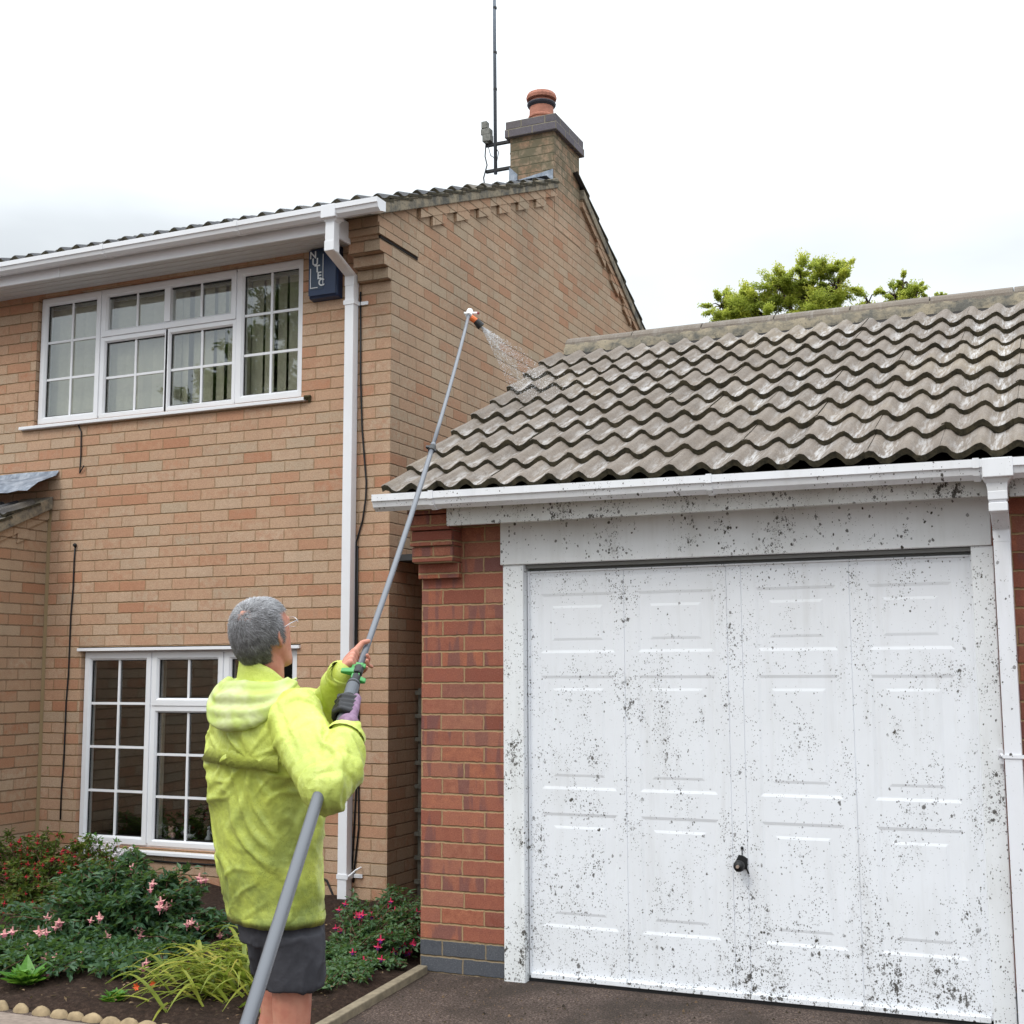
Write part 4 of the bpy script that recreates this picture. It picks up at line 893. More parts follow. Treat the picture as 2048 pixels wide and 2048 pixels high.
bush('white_flowering_plant', 'bright green plant with clustered white flowers in front of the downstairs window', 'plant', (-2.95, 1.22), (.3, .1), .5, 34, M_BRIGHT, .034, 26,
     (150, .032, [M_WHF, M_WHF], 1), blobs=[(-3.08, 1.2, .34, .09), (-2.9, 1.2, .30, .1), (-2.72, 1.2, .26, .1), (-3.0, 1.2, .24, .1), (-3.14, 1.2, .28, .07)])
bush('crimson_fuchsia', 'low fuchsia with crimson and purple bells between the house corner and the garage', 'shrub', (-.42, .15), (.4, .4), .35, 300, M_LFG, .032, 50,
     (60, .046, [M_CRIM, M_PUR], 2), blobs=[(-.60, .40, .16, .15), (-.38, .45, .22, .13), (-.2, .3, .20, .13), (-.12, .05, .14, .12), (-.35, .15, .12, .14), (-.6, .35, .02, .16), (-.35, .3, .03, .16), (-.15, .15, .02, .14), (-.3, -.1, -.03, .16), (-.15, -.35, -.05, .13), (-.5, .0, -.03, .16), (-.2, -.55, -.06, .12), (-.45, .5, .12, .1), (-.2, .4, .12, .1), (-.12, -.1, -.02, .1)])
# strap-leaved clump
lily = thing('strap_leaf_clump', (-.95, -.3, -.03), 'arching clump of yellow-green strap leaves at the left of the man', 'plant')
mb = MB()
for i in range(330):
    b = V((-.62+random.gauss(0, .12), -.45+random.gauss(0, .17), -.05)); q = random.gauss(pi*1.02, 1.1); ln = random.uniform(.20, .46); hgt = random.uniform(.05, .24)
    d = V((cos(q), sin(q)*.9-.15, 0)); w = random.uniform(.006, .014); s = V((-sin(q), cos(q), 0)); r = random.random(); vs = []
    n = 9
    for k in range(n+1):
        u = k/n; p = b+d*ln*u**1.1; p.z += hgt*4*(u*.62)*(1-u*.62)*1.0-.18*u**3*ln; p += s*.02*sin(u*3+i)
        p.z = max(p.z, gz(0, p.y)+.02); ww = w*(1-u**2.2)*(.5+min(1, u*5)*.5)+.0008; vs += [p-s*ww, p+V((0, 0, -.003)), p+s*ww]
    mb.add(vs, [(k*3+j, k*3+j+1, k*3+j+4, k*3+j+3) for k in range(n) for j in (0, 1)], 0, r)
mb.build('leaves', M_LILY, lily, smooth=True)
for x, y, z in ((-.98, -.72, .01), (-1.04, -.76, .0), (-.93, -.70, -.01), (-.86, -.62, .05)):
    mb = MB()
    for k in range(6): q = k*pi/3+.3; leaf(mb, V((x, y, z)), V((cos(q), -.4, sin(q))), V((0, -1, 0)), .022, .014)
    mb.build('flower', M_ORG, lily)
def rosette(label, x, y, n, l, w):
    t = thing('leafy_weed', (x, y, gz(0, y)), label, 'plant'); mb = MB()
    for i in range(n):
        q = random.uniform(0, 2*pi); el_ = random.uniform(.2, 1.1); leaf(mb, V((x, y, gz(0, y)+.02)), V((cos(q), sin(q), el_*1.2)), V((0, 0, 1)), l*random.uniform(.6, 1.1), w*random.uniform(.7, 1.1), fold=.2)
        if i % 2: leaf(mb, V((x+cos(q)*l*.3, y+sin(q)*l*.3, gz(0, y)+.05)), V((cos(q*2), sin(q*2), .6)), V((0, 0, 1)), l*.5, w*.8)
    mb.build('leaves', M_BRIGHT, t)
rosette('broad-leaved bright green weed at the left end of the edging stones', -1.60, -.86, 34, .15, .085)
rosette('small bright green weed growing in a gap between the edging stones', -1.02, -.93, 22, .075, .04)

mb = MB()
for i in range(1500):
    x = random.uniform(-4, -.05); y = random.uniform(-1.05, .6); leaf(mb, V((x, y, gz(0, y)+.045+.03*noise.noise((x*4, y*4, 0))+random.random()*.01)), V((random.gauss(0, 1), random.gauss(0, 1), random.gauss(0, .15))), V((random.gauss(0, .4), random.gauss(0, .4), 1)), random.uniform(.008, .035), random.uniform(.005, .016))
tag(mb.build('leaf_litter', leaf_mat('dead_leaf', (.05, .03, .018), (.14, .08, .045), (.30, .20, .11), .8, .1)), 'dry leaf litter scattered over the dark soil', 'leaf litter', kind='stuff')
mb = MB()
for i in range(2600):
    x = random.uniform(.08, 3.2); y = -.03-abs(random.gauss(0, .45)) if i % 2 else random.uniform(-1.6, -.02); r = random.uniform(.0012, .0042)*(1+1.4*(random.random() < .06)); z = gz(0, y)
    a = random.random()*3; mb.add([V((x+cos(a+t)*r, y+sin(a+t)*r*random.uniform(.6, 1.1), z)) for t in (0, 1.6, 3.1, 4.7)]+[V((x, y, z+r*random.uniform(.7, 1.3)))], [(0, 1, 4), (1, 2, 4), (2, 3, 4), (3, 0, 4)])
tag(mb.build('dirt_crumbs', leaf_mat('moss_crumb', (.025, .018, .012), (.07, .05, .032), (.24, .15, .085), .9, .05)), 'crumbs of moss and grit washed onto the drive before the garage door', 'grit', kind='stuff')
# trees -----------------------------------------------------------------------------------
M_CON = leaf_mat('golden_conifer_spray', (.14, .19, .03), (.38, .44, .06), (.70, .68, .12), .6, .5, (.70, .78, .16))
M_CON2 = leaf_mat('dark_tree_leaf', (.02, .035, .014), (.035, .055, .02), (.06, .085, .03), .7)
M_BARK = simple('bark', (.11, .08, .055), .9, .2, 12, .4)
def tree(name, label, x, y, ztop, zlow, lobes, mat, n, size, group=None):
    """limbs reach to each lobe; sprays of small leaves fill the lobes unevenly"""
    t = thing(name, (x, y, -.3), label, 'tree', group)
    mb = MB(); mb.tube([(x, y, -.5), (x+.1, y, ztop*.35), (x, y+.1, ztop*.7), (x, y, ztop*.9)], [.20, .16, .09, .03], 10)
    for (lx, ly, lz, lr) in lobes:
        z0_ = max(1.5, lz-lr*1.6-.8); mb.tube([(x, y, z0_), ((x+lx)/2, (y+ly)/2, (z0_+lz)/2+.1), (lx, ly, lz)], [.07, .04, .012], 6)
    lf = MB(); tot = sum(l[3]**2 for l in lobes)
    for (lx, ly, lz, lr) in lobes:
        k = int(n*lr*lr/tot); sub = []
        for i in range(max(8, int((22 if size > .1 else 50)*lr))):
            d = rv(); d.z = d.z*.75+.15; sub.append(V((lx, ly, lz))+d*lr*random.uniform(.55, 1.0))
        for sc in sub: mb.tube([(lx, ly, lz), (V((lx, ly, lz))+sc)/2+V((0, 0, .05)), sc], [.016, .01, .004], 4)
        per = max(1, k//len(sub))
        for sc in sub:
            rr = lr*random.uniform(.24, .46); ax = (sc-V((lx, ly, lz))).normalized()
            base_r = random.random()
            for i in range(per):
                e = rv()*rr*.62*random.random()**.4+ax*rr*random.uniform(-.9, 1.9)*random.random()**.6; e.z = e.z*.75-.10*rr*random.random()
                leaf(lf, sc+e, ax*1.1+rv()*.8+V((0, 0, -.2)), V((random.gauss(0, .5), random.gauss(0, .5), 1)), size*random.uniform(.6, 1.3), size*random.uniform(.4, .65))
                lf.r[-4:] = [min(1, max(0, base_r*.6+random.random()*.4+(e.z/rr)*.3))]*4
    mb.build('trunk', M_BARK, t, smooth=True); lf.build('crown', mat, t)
    return t
tree('garden_tree', 'yellow-green conifer whose feathery top shows above the garage ridge', -.55, 14, 7.2, 4,
     [(-2.0, 14, 7.18, .26), (-1.72, 14, 7.28, .24), (-1.4, 14, 7.15, .34), (-1.05, 14, 7.35, .34), (-.75, 14.1, 7.45, .34), (-.42, 14, 7.50, .28), (-.05, 14, 7.48, .18), (-.2, 14, 7.25, .3), (-.7, 14, 7.1, .5), (-1.9, 14, 6.85, .4), (-1.3, 14, 6.75, .55), (-.3, 14, 6.8, .5), (-.8, 14.2, 6.2, .9)], M_CON, 105000, .042, 'trees beyond the garage')
tree('garden_tree', 'smaller wispy conifer tip just right of the bigger tree above the garage ridge', .75, 14.4, 7.1, 4,
     [(.75, 14.4, 7.32, .2), (.95, 14.4, 7.16, .18), (.62, 14.4, 7.12, .24), (.22, 14.4, 7.08, .24), (.7, 14.4, 6.85, .36), (.15, 14.4, 6.8, .35), (1.32, 14.4, 7.0, .1), (1.05, 14.4, 6.85, .2)], M_CON, 26000, .038, 'trees beyond the garage')
# what the windows mirror: trees and a brick house across the road, behind the camera
tree('garden_tree', 'tall dark tree across the road, mirrored in the upstairs window', -15.6, -19, 12.5, 4,
     [(-15.6, -19, 11.6, .9), (-14.6, -19, 11.2, .9), (-15.4, -19, 10.1, 1.3), (-16.8, -19, 9.6, .8), (-13.8, -19, 10.0, 1.2), (-15, -19, 8.3, 1.8), (-17.2, -19, 8.4, .8)], M_CON2, 30000, .15)
tree('garden_tree', 'shorter dark tree left of the tall one across the road', -18.3, -20, 10, 4,
     [(-18.0, -20, 9.4, .6), (-18.8, -20, 8.7, .9), (-17.6, -20, 8.2, .9)], M_CON2, 12000, .14)
opp = thing('brick_house', (-14, -13, -.4), 'plain brick house across the road, seen only as a reflection', 'house')
mb = MB(); mb.box(-19, -9.5, -17.5, -12.5, -.6, 4.4); mb.build('wall', M_BUFF2, opp)
mb = MB(); mb.prism([(-17.9, 4.35), (-12.1, 4.35), (-15, 5.9)], -19.3, -9.2); mb.build('roof', M_DTILE, opp)
for x in (-17.5, -14.2, -11.2):
    mb = MB(); mb.box(x-.7, x+.7, -12.5, -12.44, .9, 2.1); w_ = mb.build('window', M_UPVC, opp); mb = MB(); mb.box(x-.6, x+.6, -12.44, -12.43, 1., 2.); mb.build('pane', M_DARK, w_)
# ------------------------------------------------------------------ the long pole and its water jet
M_POLE = MT('grey_pole', .35, .5); M_POLE.col((.115, .122, .138)); M_POLE = M_POLE.m
M_POLE2 = MT('pale_pole', .35, .45).col((.135, .143, .165)).m; M_COLLAR = MT('grey_collar', .5, .4).col((.10, .11, .125)).m
M_GRN = simple('green_clamp', (.05, .28, .06), .4, .5); M_ORC = simple('orange_clip', (.85, .20, .05), .4, .5); M_WPL = simple('white_plastic', (.75, .75, .75), .35, .5)
TIP, LOW = V((-.130, .800, 3.415)), V((1.244, -3.112, .629)); AX = (V((-.130, .8, 3.415))-V((.869, -2.097, 1.364))).normalized()
G0 = V((.869, -2.097, 1.364))
def on_pole(t):                                  # t metres along the pole from the hands; the raised end sags a little
    p = G0+AX*t
    if 0 < t < 3.687: p = p+V((.010, 0, -.045))*(4*(t/3.687)*(1-t/3.687))
    return p
pole = thing('telescopic_pole', tuple(G0), 'long grey telescopic pole with green clamps held up over the garage roof', 'cleaning pole')
mb = MB(); ts = [-1.95+.15*i for i in range(14)]; mb.tube([on_pole(t) for t in ts], .0168, 18); mb.build('lower_tube', M_POLE, pole, smooth=True)
mb = MB(); mb.tube([on_pole(t) for t in (.08, .3, .6, .9, 1.2, 1.5, 1.8, 1.93)], .0106, 14); mb.build('middle_tube', M_POLE2, pole, smooth=True)
mb = MB(); mb.tube([on_pole(t) for t in (1.9, 2.2, 2.5, 2.8, 3.1, 3.4, 3.68)], .0092, 14); mb.build('upper_tube', M_POLE2, pole, smooth=True)
def ring(a, b, r, mat, name='collar', par=pole):
    mb = MB(); mb.tube([on_pole(a), on_pole(a+.004), on_pole(b-.004), on_pole(b)], [r*.88, r, r, r*.88], 20); return mb.build(name, mat, par, smooth=False)
ring(-.075, .012, .0205, M_COLLAR); ring(-.082, -.066, .0225, M_BLK); ring(-.008, .006, .0215, M_BLK); ring(.012, .05, .0165, M_BLK); ring(.062, .105, .0160, M_BLK); ring(1.885, 1.935, .0155, M_BLK); ring(1.94, 1.965, .012, M_POLE2)
RH = V((.915, .404, 0)); UPV = RH.cross(AX).normalized()*1; 
if UPV.z < 0: UPV = -UPV
def lever(t, side, ln, mat, up_=0., thick=.006):
    c = on_pole(t); mb = MB(); d = (RH*side+UPV*up_).normalized(); e = AX
    p0 = c-d*.012; p1 = c+d*ln; w = .014
    q = UPV*thick
    mb.add([p0-e*w+q*2.2, p0+e*w+q*2.2, p1+e*w*.7+q*1.2, p1-e*w*.7+q*1.2, p0-e*w-q*2.2, p0+e*w-q*2.2, p1+e*w*.7-q*.2, p1-e*w*.7-q*.2],
           [(0, 1, 2, 3), (7, 6, 5, 4), (0, 4, 5, 1), (1, 5, 6, 2), (2, 6, 7, 3), (3, 7, 4, 0)])
    return mb.build('clamp', mat, pole, bevel=.003)
lever(.108, 1, .020, M_GRN); lever(.104, -1, .024, M_GRN); lever(.076, -1, .052, M_GRN, .1); lever(.036, 1, .034, M_GRN, -.35); lever(.040, -1, .016, M_GRN)
lever(-.07, -1, .036, M_BLK, .1); lever(-.108, -1, .026, M_ORC, .25, .009); lever(-.104, 1, .006, M_ORC, .6, .009); lever(1.91, -1, .028, M_BLK, .3); lever(1.90, 1, .022, M_BLK, -.4)
mb = MB(); mb.tube([on_pole(3.66), on_pole(3.74)], .019, 12); mb.tube([on_pole(3.70)-RH*.03, on_pole(3.70)+RH*.045], .009, 8); mb.build('nozzle_block', M_WPL, pole, bevel=.003)
JD = (V((.20, 1.02, 3.02))-TIP).normalized()
mb = MB(); mb.tube([TIP+V((.01, -.005, -.02)), TIP+JD*.055], .018, 10); nzl = mb.build('nozzle_body', M_ORC, pole)
mb = MB(); mb.tube([TIP+JD*.055, TIP+JD*.10], [.019, .024], 12); mb.build('nozzle_tip', M_BLK, nzl)
mb = MB(); mb.tube([on_pole(3.715)+RH*.03, on_pole(3.70)+RH*.055], .007, 8); mb.build('nozzle_cap', simple('dark_red_plastic', (.25, .02, .02), .4), pole)
# drops
mb = MB(); o_ = TIP+JD*.10; jo = JD.orthogonal().normalized(); jb = JD.cross(jo)
OCT = [(1, 0, 0), (-1, 0, 0), (0, 1, 0), (0, -1, 0), (0, 0, 1), (0, 0, -1)]; OF = [(0, 2, 4), (2, 1, 4), (1, 3, 4), (3, 0, 4), (2, 0, 5), (1, 2, 5), (3, 1, 5), (0, 3, 5)]
for i in range(9000):
    u = random.random()**1.35*.60; q = random.uniform(0, 2*pi); jet = (i % 7)*.9
    sp = (u+.012)*.33*random.random()**.5; q = q if i % 3 else jet+random.gauss(0, .10)
    p = o_+JD*u+(jo*cos(q)+jb*sin(q))*sp+V((0, 0, -.42*u*u*random.uniform(.2, 1.4))); r = random.uniform(.0005, .0013)*(1+1.3*(random.random() < .10))
    mb.add([p+V(c)*r for c in OCT], OF)
m = MT('water_drop', .25, .6); m.col((.95, .96, .98)); m.b.inputs['Transmission Weight'].default_value = .1; m.b.inputs['IOR'].default_value = 1.33
tag(mb.build('water_spray', m.m, smooth=True), 'fan of white water drops leaving the nozzle at the top of the pole', 'water spray', kind='stuff')

# ------------------------------------------------------------------ the man
FH = V((-.404, .915, 0)); UZ = V((0, 0, 1))
def fr(deg): a = radians(deg); return (FH*cos(a)+RH*sin(a)), (RH*cos(a)-FH*sin(a))     # forward, own right
TF, TS = fr(50)
def ering(c, S, F, a, b, n=28, e=2.3, tilt=0, w=None):
    out = []
    for k in range(n):
        q = 2*pi*k/n; cx, sy = cos(q), sin(q)
        cx = abs(cx)**(2/e)*(1 if cx > 0 else -1); sy = abs(sy)**(2/e)*(1 if sy > 0 else -1)
        p = V(c)+S*a*cx+F*b*sy+UZ*tilt*sy; out.append(p)
    return out
def chain(mb, pts, rad, seg=14, ends=True):
    mb.tube(pts, rad, seg)
    if ends:
        for p, r in ((pts[0], rad[0]), (pts[-1], rad[-1])): mb.sphere(p, r*.98, u=seg, w=8)
def hand(G, p, w, R, W, curl=(1, 1, 1, 1), spread=.021, fr_=.0088, thumb=True, idx_out=0.):
    """a hand closed on the pole: returns palm/finger chains. G centre on pole, p palm side, w wrap direction"""
    palm = MB(); fing = MB(); p = p.normalized(); w = w.normalized(); a = AX
    if a.dot(V(W)-G) > 0: pass
    offs = [.034, .011, -.011, -.032]; lens = [1., 1.08, 1.0, .82]
    for i, s in enumerate(offs):
        base = G+a*s*1.0; k0 = base+p*(R+.020)-w*.012
        wr = V(W)+a*s*.45
        chain(palm, [wr, wr.lerp(k0, .55)+p*.006, k0], [.0145, .0135, .0115], 10)
        pts = [k0]; ang = [12, 62, 118, 168, 205] if curl[i] > .5 else [10, 45, 80]
        for j, d in enumerate(ang):
            d = radians(d*lens[i]); rr = R+.0105+(.004 if j in (1, 2) else 0)
            pts.append(base+(p*cos(d)+w*sin(d))*rr)
        if curl[i] <= .5:
            last = pts[-1]; pts += [last+(w*.8+p*.1+a*.45).normalized()*.022-p*.012, last+(w*.8-p*.6+a*.45).normalized()*.046]
        rad = [.0105]+[fr_*(1-.06*j) for j in range(len(pts)-1)]
        chain(fing, pts, rad, 10)
    if thumb:
        b0 = V(W)+a*.02+p*.004; b1 = G+a*.052+p*(R+.012)-w*.010; b2 = G+a*.074+(p*.35-w*.75).normalized()*(R+.011); b3 = G+a*.086+(-w*.9-p*.4).normalized()*(R+.010)
        chain(palm, [b0, b0.lerp(b1, .6), b1, b2, b3], [.015, .0145, .0120, .0100, .0085], 10)
    return palm, fing
NV = (FH*.556-UZ*.83); NV = (NV-AX*NV.dot(AX)).normalized()           # underside of the pole, away from the viewer
PL = (-RH-AX*(-RH).dot(AX)).normalized()
GL = on_pole(.150); WL = V((.775, -2.010, 1.402))
GR_ = on_pole(-.135)+V((0, 0, 0)); PR = (-NV*.75-PL*.65).normalized(); WR = V((.962, -2.285, 1.222)); WRAPR = (PL*.8-NV*.35); WRAPR = (WRAPR-PR*WRAPR.dot(PR)).normalized()
# ---- body: one continuous mesh
B = MB()
HC = V((.621, -2.229, 1.522)); hf, hs = fr(33); pt = radians(14); HF = (hf*cos(pt)+UZ*sin(pt)); HU = (UZ*cos(pt)-hf*sin(pt)); HS = hs
def hp(f, s, u): return HC+HF*f+HS*s+HU*u
def hring(u, a, b, f0=0, n=26, e=2.1):
    out = []
    for k in range(n):
        q = 2*pi*k/n; cx, sy = cos(q), sin(q); cx = abs(cx)**(2/e)*(1 if cx > 0 else -1); sy = abs(sy)**(2/e)*(1 if sy > 0 else -1); out.append(hp(f0+b*sy, a*cx, u))
    return out
B.loft([hring(-.118, .022, .02, .062), hring(-.112, .040, .036, .055), hring(-.095, .052, .060, .034), hring(-.07, .060, .076, .016), hring(-.035, .069, .088, .004), hring(0, .074, .093, 0), hring(.035, .0755, .095, -.004), hring(.065, .070, .088, -.008), hring(.088, .054, .068, -.010), hring(.102, .028, .036, -.010), hring(.106, .008, .010, -.010)])
B.tube([hp(.088, 0, .012), hp(.108, 0, -.018), hp(.098, 0, -.034)], [.007, .013, .012], 8)       # nose
for s in (-1, 1):
    B.sphere(hp(-.002, s*.075, -.012), .010, .020, .031, 12, 8, ax=(HS, (HF*.95-HS*s*.3).normalized(), HU))
    B.tube([hp(-.008, s*.077, .010), hp(-.018, s*.086, .006), hp(-.021, s*.087, -.010), hp(-.010, s*.080, -.036)], .0048, 8)
    B.sphere(hp(.076, s*.032, .018), .013, u=10, w=8); B.tube([hp(.088, s*.012, .03), hp(.086, s*.032, .034), hp(.070, s*.052, .028)], .006, 6)
B.tube([hp(.090, -.022, -.060), hp(.097, 0, -.060), hp(.090, .022, -.060)], .006, 8); B.tube([hp(.086, -.020, -.068), hp(.093, 0, -.069), hp(.086, .020, -.068)], .006, 8)
NB = V((.625, -2.205, 1.30)); NK = [NB, V((.618, -2.208, 1.37)), hp(-.012, 0, -.10), hp(-.010, 0, -.05)]
B.tube(NK, [.072, .062, .060, .060], 18)
tc_ = [(V((.625, -2.100, .60)), .115, .085), (V((.61, -2.125, .80)), .13, .09), (V((.597, -2.16, .95)), .14, .10), (V((.604, -2.178, 1.12)), .165, .115), (V((.610, -2.188, 1.25)), .18, .11), (V((.618, -2.20, 1.33)), .11, .085)]
B.loft([ering(c, TS, TF, a, b) for c, a, b in tc_])
SR = V((.765, -2.262, 1.278)); ER = V((.985, -2.435, 1.100)); SL_ = V((.455, -2.085, 1.285)); EL_ = V((.635, -1.865, 1.262))
chain(B, [SR, SR.lerp(ER, .5), ER, ER.lerp(WR, .45), WR], [.058, .050, .040, .042, .027]); chain(B, [SL_, SL_.lerp(EL_, .5), EL_, EL_.lerp(WL, .4), WL], [.058, .050, .042, .044, .028])
HIPR, HIPL = V((.685, -2.135, .60)), V((.570, -2.050, .60)); KR, KL = V((.678, -2.118, .395)), V((.512, -1.945, .385)); AR_, AL_ = V((.640, -2.135, -.035)), V((.480, -1.935, -.03))
def leg(h, k, an, foot):
    chain(B, [h, h.lerp(k, .5), k+UZ*.06, k, k-UZ*.07, k.lerp(an, .40)-foot*.012, k.lerp(an, .75), an], [.072, .070, .062, .060, .056, .061, .040, .036], 16)
    z = gz(0, an.y); a0 = V((an.x, an.y, z+.035))
    B.loft([ering(a0-foot*.05, foot.cross(UZ), UZ, .030, .034), ering(a0, foot.cross(UZ), UZ, .038, .036), ering(a0+foot*.10-UZ*.004, foot.cross(UZ), UZ, .046, .028), ering(a0+foot*.17-UZ*.014, foot.cross(UZ), UZ, .042, .018), ering(a0+foot*.20-UZ*.018, foot.cross(UZ), UZ, .02, .012)])
leg(HIPR, KR, AR_, fr(40)[0]); leg(HIPL, KL, AL_, fr(30)[0])
pm, fg = hand(GL, PL, NV, .0106, WL, curl=(0, 1, 1, 1))
for q in (pm, fg): B.add(q.v, q.f)
m = MT('skin', .5, .4); P = m.pos(); c = m.mix(m.rng(m.noise(P, 22., 3), .35, .65), (.58, .27, .185), (.48, .185, .125)); m.col(c)
m.b.inputs['Subsurface Weight'].default_value = .12; m.b.inputs['Subsurface Radius'].default_value = (.02, .008, .004); m.bump(m.noise(P, 220., 4, .6), .15, .002); M_SKIN = m.m
person = finish(remeshed(B, .0042, 3), 'person', M_SKIN)
tag(person, 'grey-haired man in a yellow-green jacket and dark shorts, back turned, holding a long pole', 'person')
# ---- clothes
def cloth(amp, sc, seed, ridge=1.0):
    """rounded folds running down and across the cloth, crossed by smaller creases"""
    def sm(x): x = max(0., min(1., x)); return x*x*(3-2*x)
    def f(p, n):
        q = p*sc+V((seed, seed*2, 0)); w = noise.noise_vector(q*.7)*.8; q = q+w
        a = noise.noise(V((q.x*.8, q.y*.8, q.z*.4)))
        n1 = noise.noise(V((q.x*1.3+q.z*.55, q.y*1.3-q.z*.35, q.z*.35+5))); n2 = noise.noise(V((q.x*1.7-q.z*1.25, q.y*1.7+q.z*.8, q.z*.9+q.x*.5+9)))
        n3 = noise.noise(V((q.x*3.6+q.z*2.4, q.y*3.6-q.z*1.2, q.z*2.0))); n4 = noise.noise(p*sc*7)
        return amp*(a*1.1+ridge*(sm(1-abs(n1)/.30)*.85+sm(1-abs(n2)/.26)*.55*sm(.5+a)+sm(1-abs(n3)/.22)*.10-.45)+n4*.02)
    return f
J = MB()
jr = [(V((.6115, -2.114, .655)), .176, .128), (V((.609, -2.118, .70)), .178, .130), (V((.604, -2.135, .80)), .186, .136), (V((.599, -2.156, .95)), .196, .142), (V((.604, -2.172, 1.08)), .203, .148), (V((.609, -2.184, 1.18)), .208, .148), (V((.612, -2.190, 1.26)), .204, .142), (V((.615, -2.197, 1.315)), .165, .122), (V((.620, -2.203, 1.355)), .110, .098), (V((.622, -2.207, 1.375)), .086, .086)]
J.loft([ering(c, TS, TF, a, b, 36, 2.5) for c, a, b in jr])
ERo = ER+V((.012, -.02, -.012))
chain(J, [SR-TS*.03+UZ*.0, SR, SR.lerp(ER, .35)-UZ*.012, SR.lerp(ER, .7)-UZ*.022, ERo], [.090, .088, .083, .082, .078], 18)
CR = WR+(WR-ER).normalized()*(-.010)
chain(J, [ERo, ER.lerp(CR, .35)+V((.012, 0, -.006)), ER.lerp(CR, .7)+V((.010, 0, 0)), CR], [.078, .077, .068, .054], 18, False)
CL = WL-(WL-EL_).normalized()*.006
chain(J, [SL_+TS*.03, SL_, SL_.lerp(EL_, .5)-UZ*.01, EL_], [.098, .094, .092, .086], 18); chain(J, [EL_, EL_.lerp(CL, .35)-UZ*.012, EL_.lerp(CL, .7)-UZ*.004, CL], [.086, .074, .058, .045], 18, False)
jm = remeshed(J, .0055, 6)
cl1 = cloth(.0112, 6.0, 6.3)
def jdisp(p, n):
    d = cl1(p, n)
    if p.z < .70: d *= max(.25, (p.z-.64)/.06)
    el = (p-ER).length                                        # tight folds radiate from the bent elbow
    if el < .20: d += .0085*(abs(sin((p-SR).length*48+noise.noise(p*9)*1.6))**.7-.6)*(1-el/.20)**.7
    for ap, k_, amp_ in ((SR-TS*.05-UZ*.13-TF*.10, 10., .0075), (SL_+TS*.02-UZ*.05-TF*.10, 9., .0045)):      # pulls running out of each armpit
        e = p-ap; rr = e.length
        if .03 < rr < .42 and (p-ER).length > .17:
            th = atan2(e.dot(TS), -e.z)+.35*noise.noise(p*5); sg = sin(th*k_+noise.noise(p*3)*1.5)
            d += amp_*(max(0, sg)**1.6-.35)*min(1, rr/.10)*(1-rr/.42)**.8*(1.2 if e.dot(TF) < .12 else .4)
    return d
m = MT('hi_vis_jacket', .38, .45); P = m.pos(); z = m.node('ShaderNodeSeparateXYZ', {0: P}).outputs[2]
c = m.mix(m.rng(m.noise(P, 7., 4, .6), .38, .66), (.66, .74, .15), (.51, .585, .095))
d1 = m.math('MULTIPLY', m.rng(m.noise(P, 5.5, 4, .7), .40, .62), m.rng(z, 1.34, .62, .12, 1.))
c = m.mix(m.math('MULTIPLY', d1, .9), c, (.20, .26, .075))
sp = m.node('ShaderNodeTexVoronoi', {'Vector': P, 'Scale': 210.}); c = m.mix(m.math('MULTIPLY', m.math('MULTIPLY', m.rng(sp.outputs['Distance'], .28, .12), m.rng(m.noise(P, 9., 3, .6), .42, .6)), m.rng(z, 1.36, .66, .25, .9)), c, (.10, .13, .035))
m.col(c); m.bump(m.math('ADD', m.noise(P, 55., 4, .65), m.math('MULTIPLY', m.noise(m.vscale(P, (34, 34, 13)), 1., 4, .6, .8), 1.2)), .38, .007); M_JACK = m.m
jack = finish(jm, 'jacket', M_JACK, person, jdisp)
# hem, yoke flap and cuffs as raised edges
mb = MB()
ringp = [ering(V((.6115, -2.114, z)), TS, TF, a, b, 60, 2.5) for z, a, b in ((.650, .172, .124), (.644, .174, .126), (.664, .177, .129), (.680, .174, .126))]
mb.loft([[p+V((0, 0, .004*noise.noise(p*30))) for p in r] for r in ringp], False); mb.build('jacket_hem', M_JACK, jack, smooth=True)
mb = MB(); A0 = []; B0 = []; n = 30
for k in range(n+1):
    q = radians(186+152*k/n); cx, sy = cos(q), sin(q); cx = abs(cx)**.8*(1 if cx > 0 else -1); sy = abs(sy)**.8*(1 if sy > 0 else -1)
    zz = 1.150-.035*(k/n)
    A0.append(V((.609, -2.182, zz+.055))+TS*.198*cx+TF*.138*sy); B0.append(V((.607, -2.178, zz))+TS*(.222+.003*sin(k*.9))*cx+TF*(.168+.003*sin(k*.7))*sy)
C0 = [p+V((0, 0, .004))-((p-V((.605, -2.18, p.z))).normalized()*.004) for p in B0]
mb.add(A0+B0+C0, [(i, i+1, n+2+i, n+1+i) for i in range(n)]+[(n+1+i, n+2+i, 2*n+3+i, 2*n+2+i) for i in range(n)]); mb.build('yoke_flap', M_JACK, jack, smooth=True)
for c_, d_, r_ in ((CR, (WR-ER).normalized(), .056), (CL, (WL-EL_).normalized(), .044)):
    mb = MB(); mb.tube([c_-d_*.006, c_+d_*.010, c_+d_*.012, c_+d_*.004], [r_+.003, r_+.002, r_-.003, r_-.006], 20, cap=False); mb.build('cuff', M_JACK, jack, smooth=True)
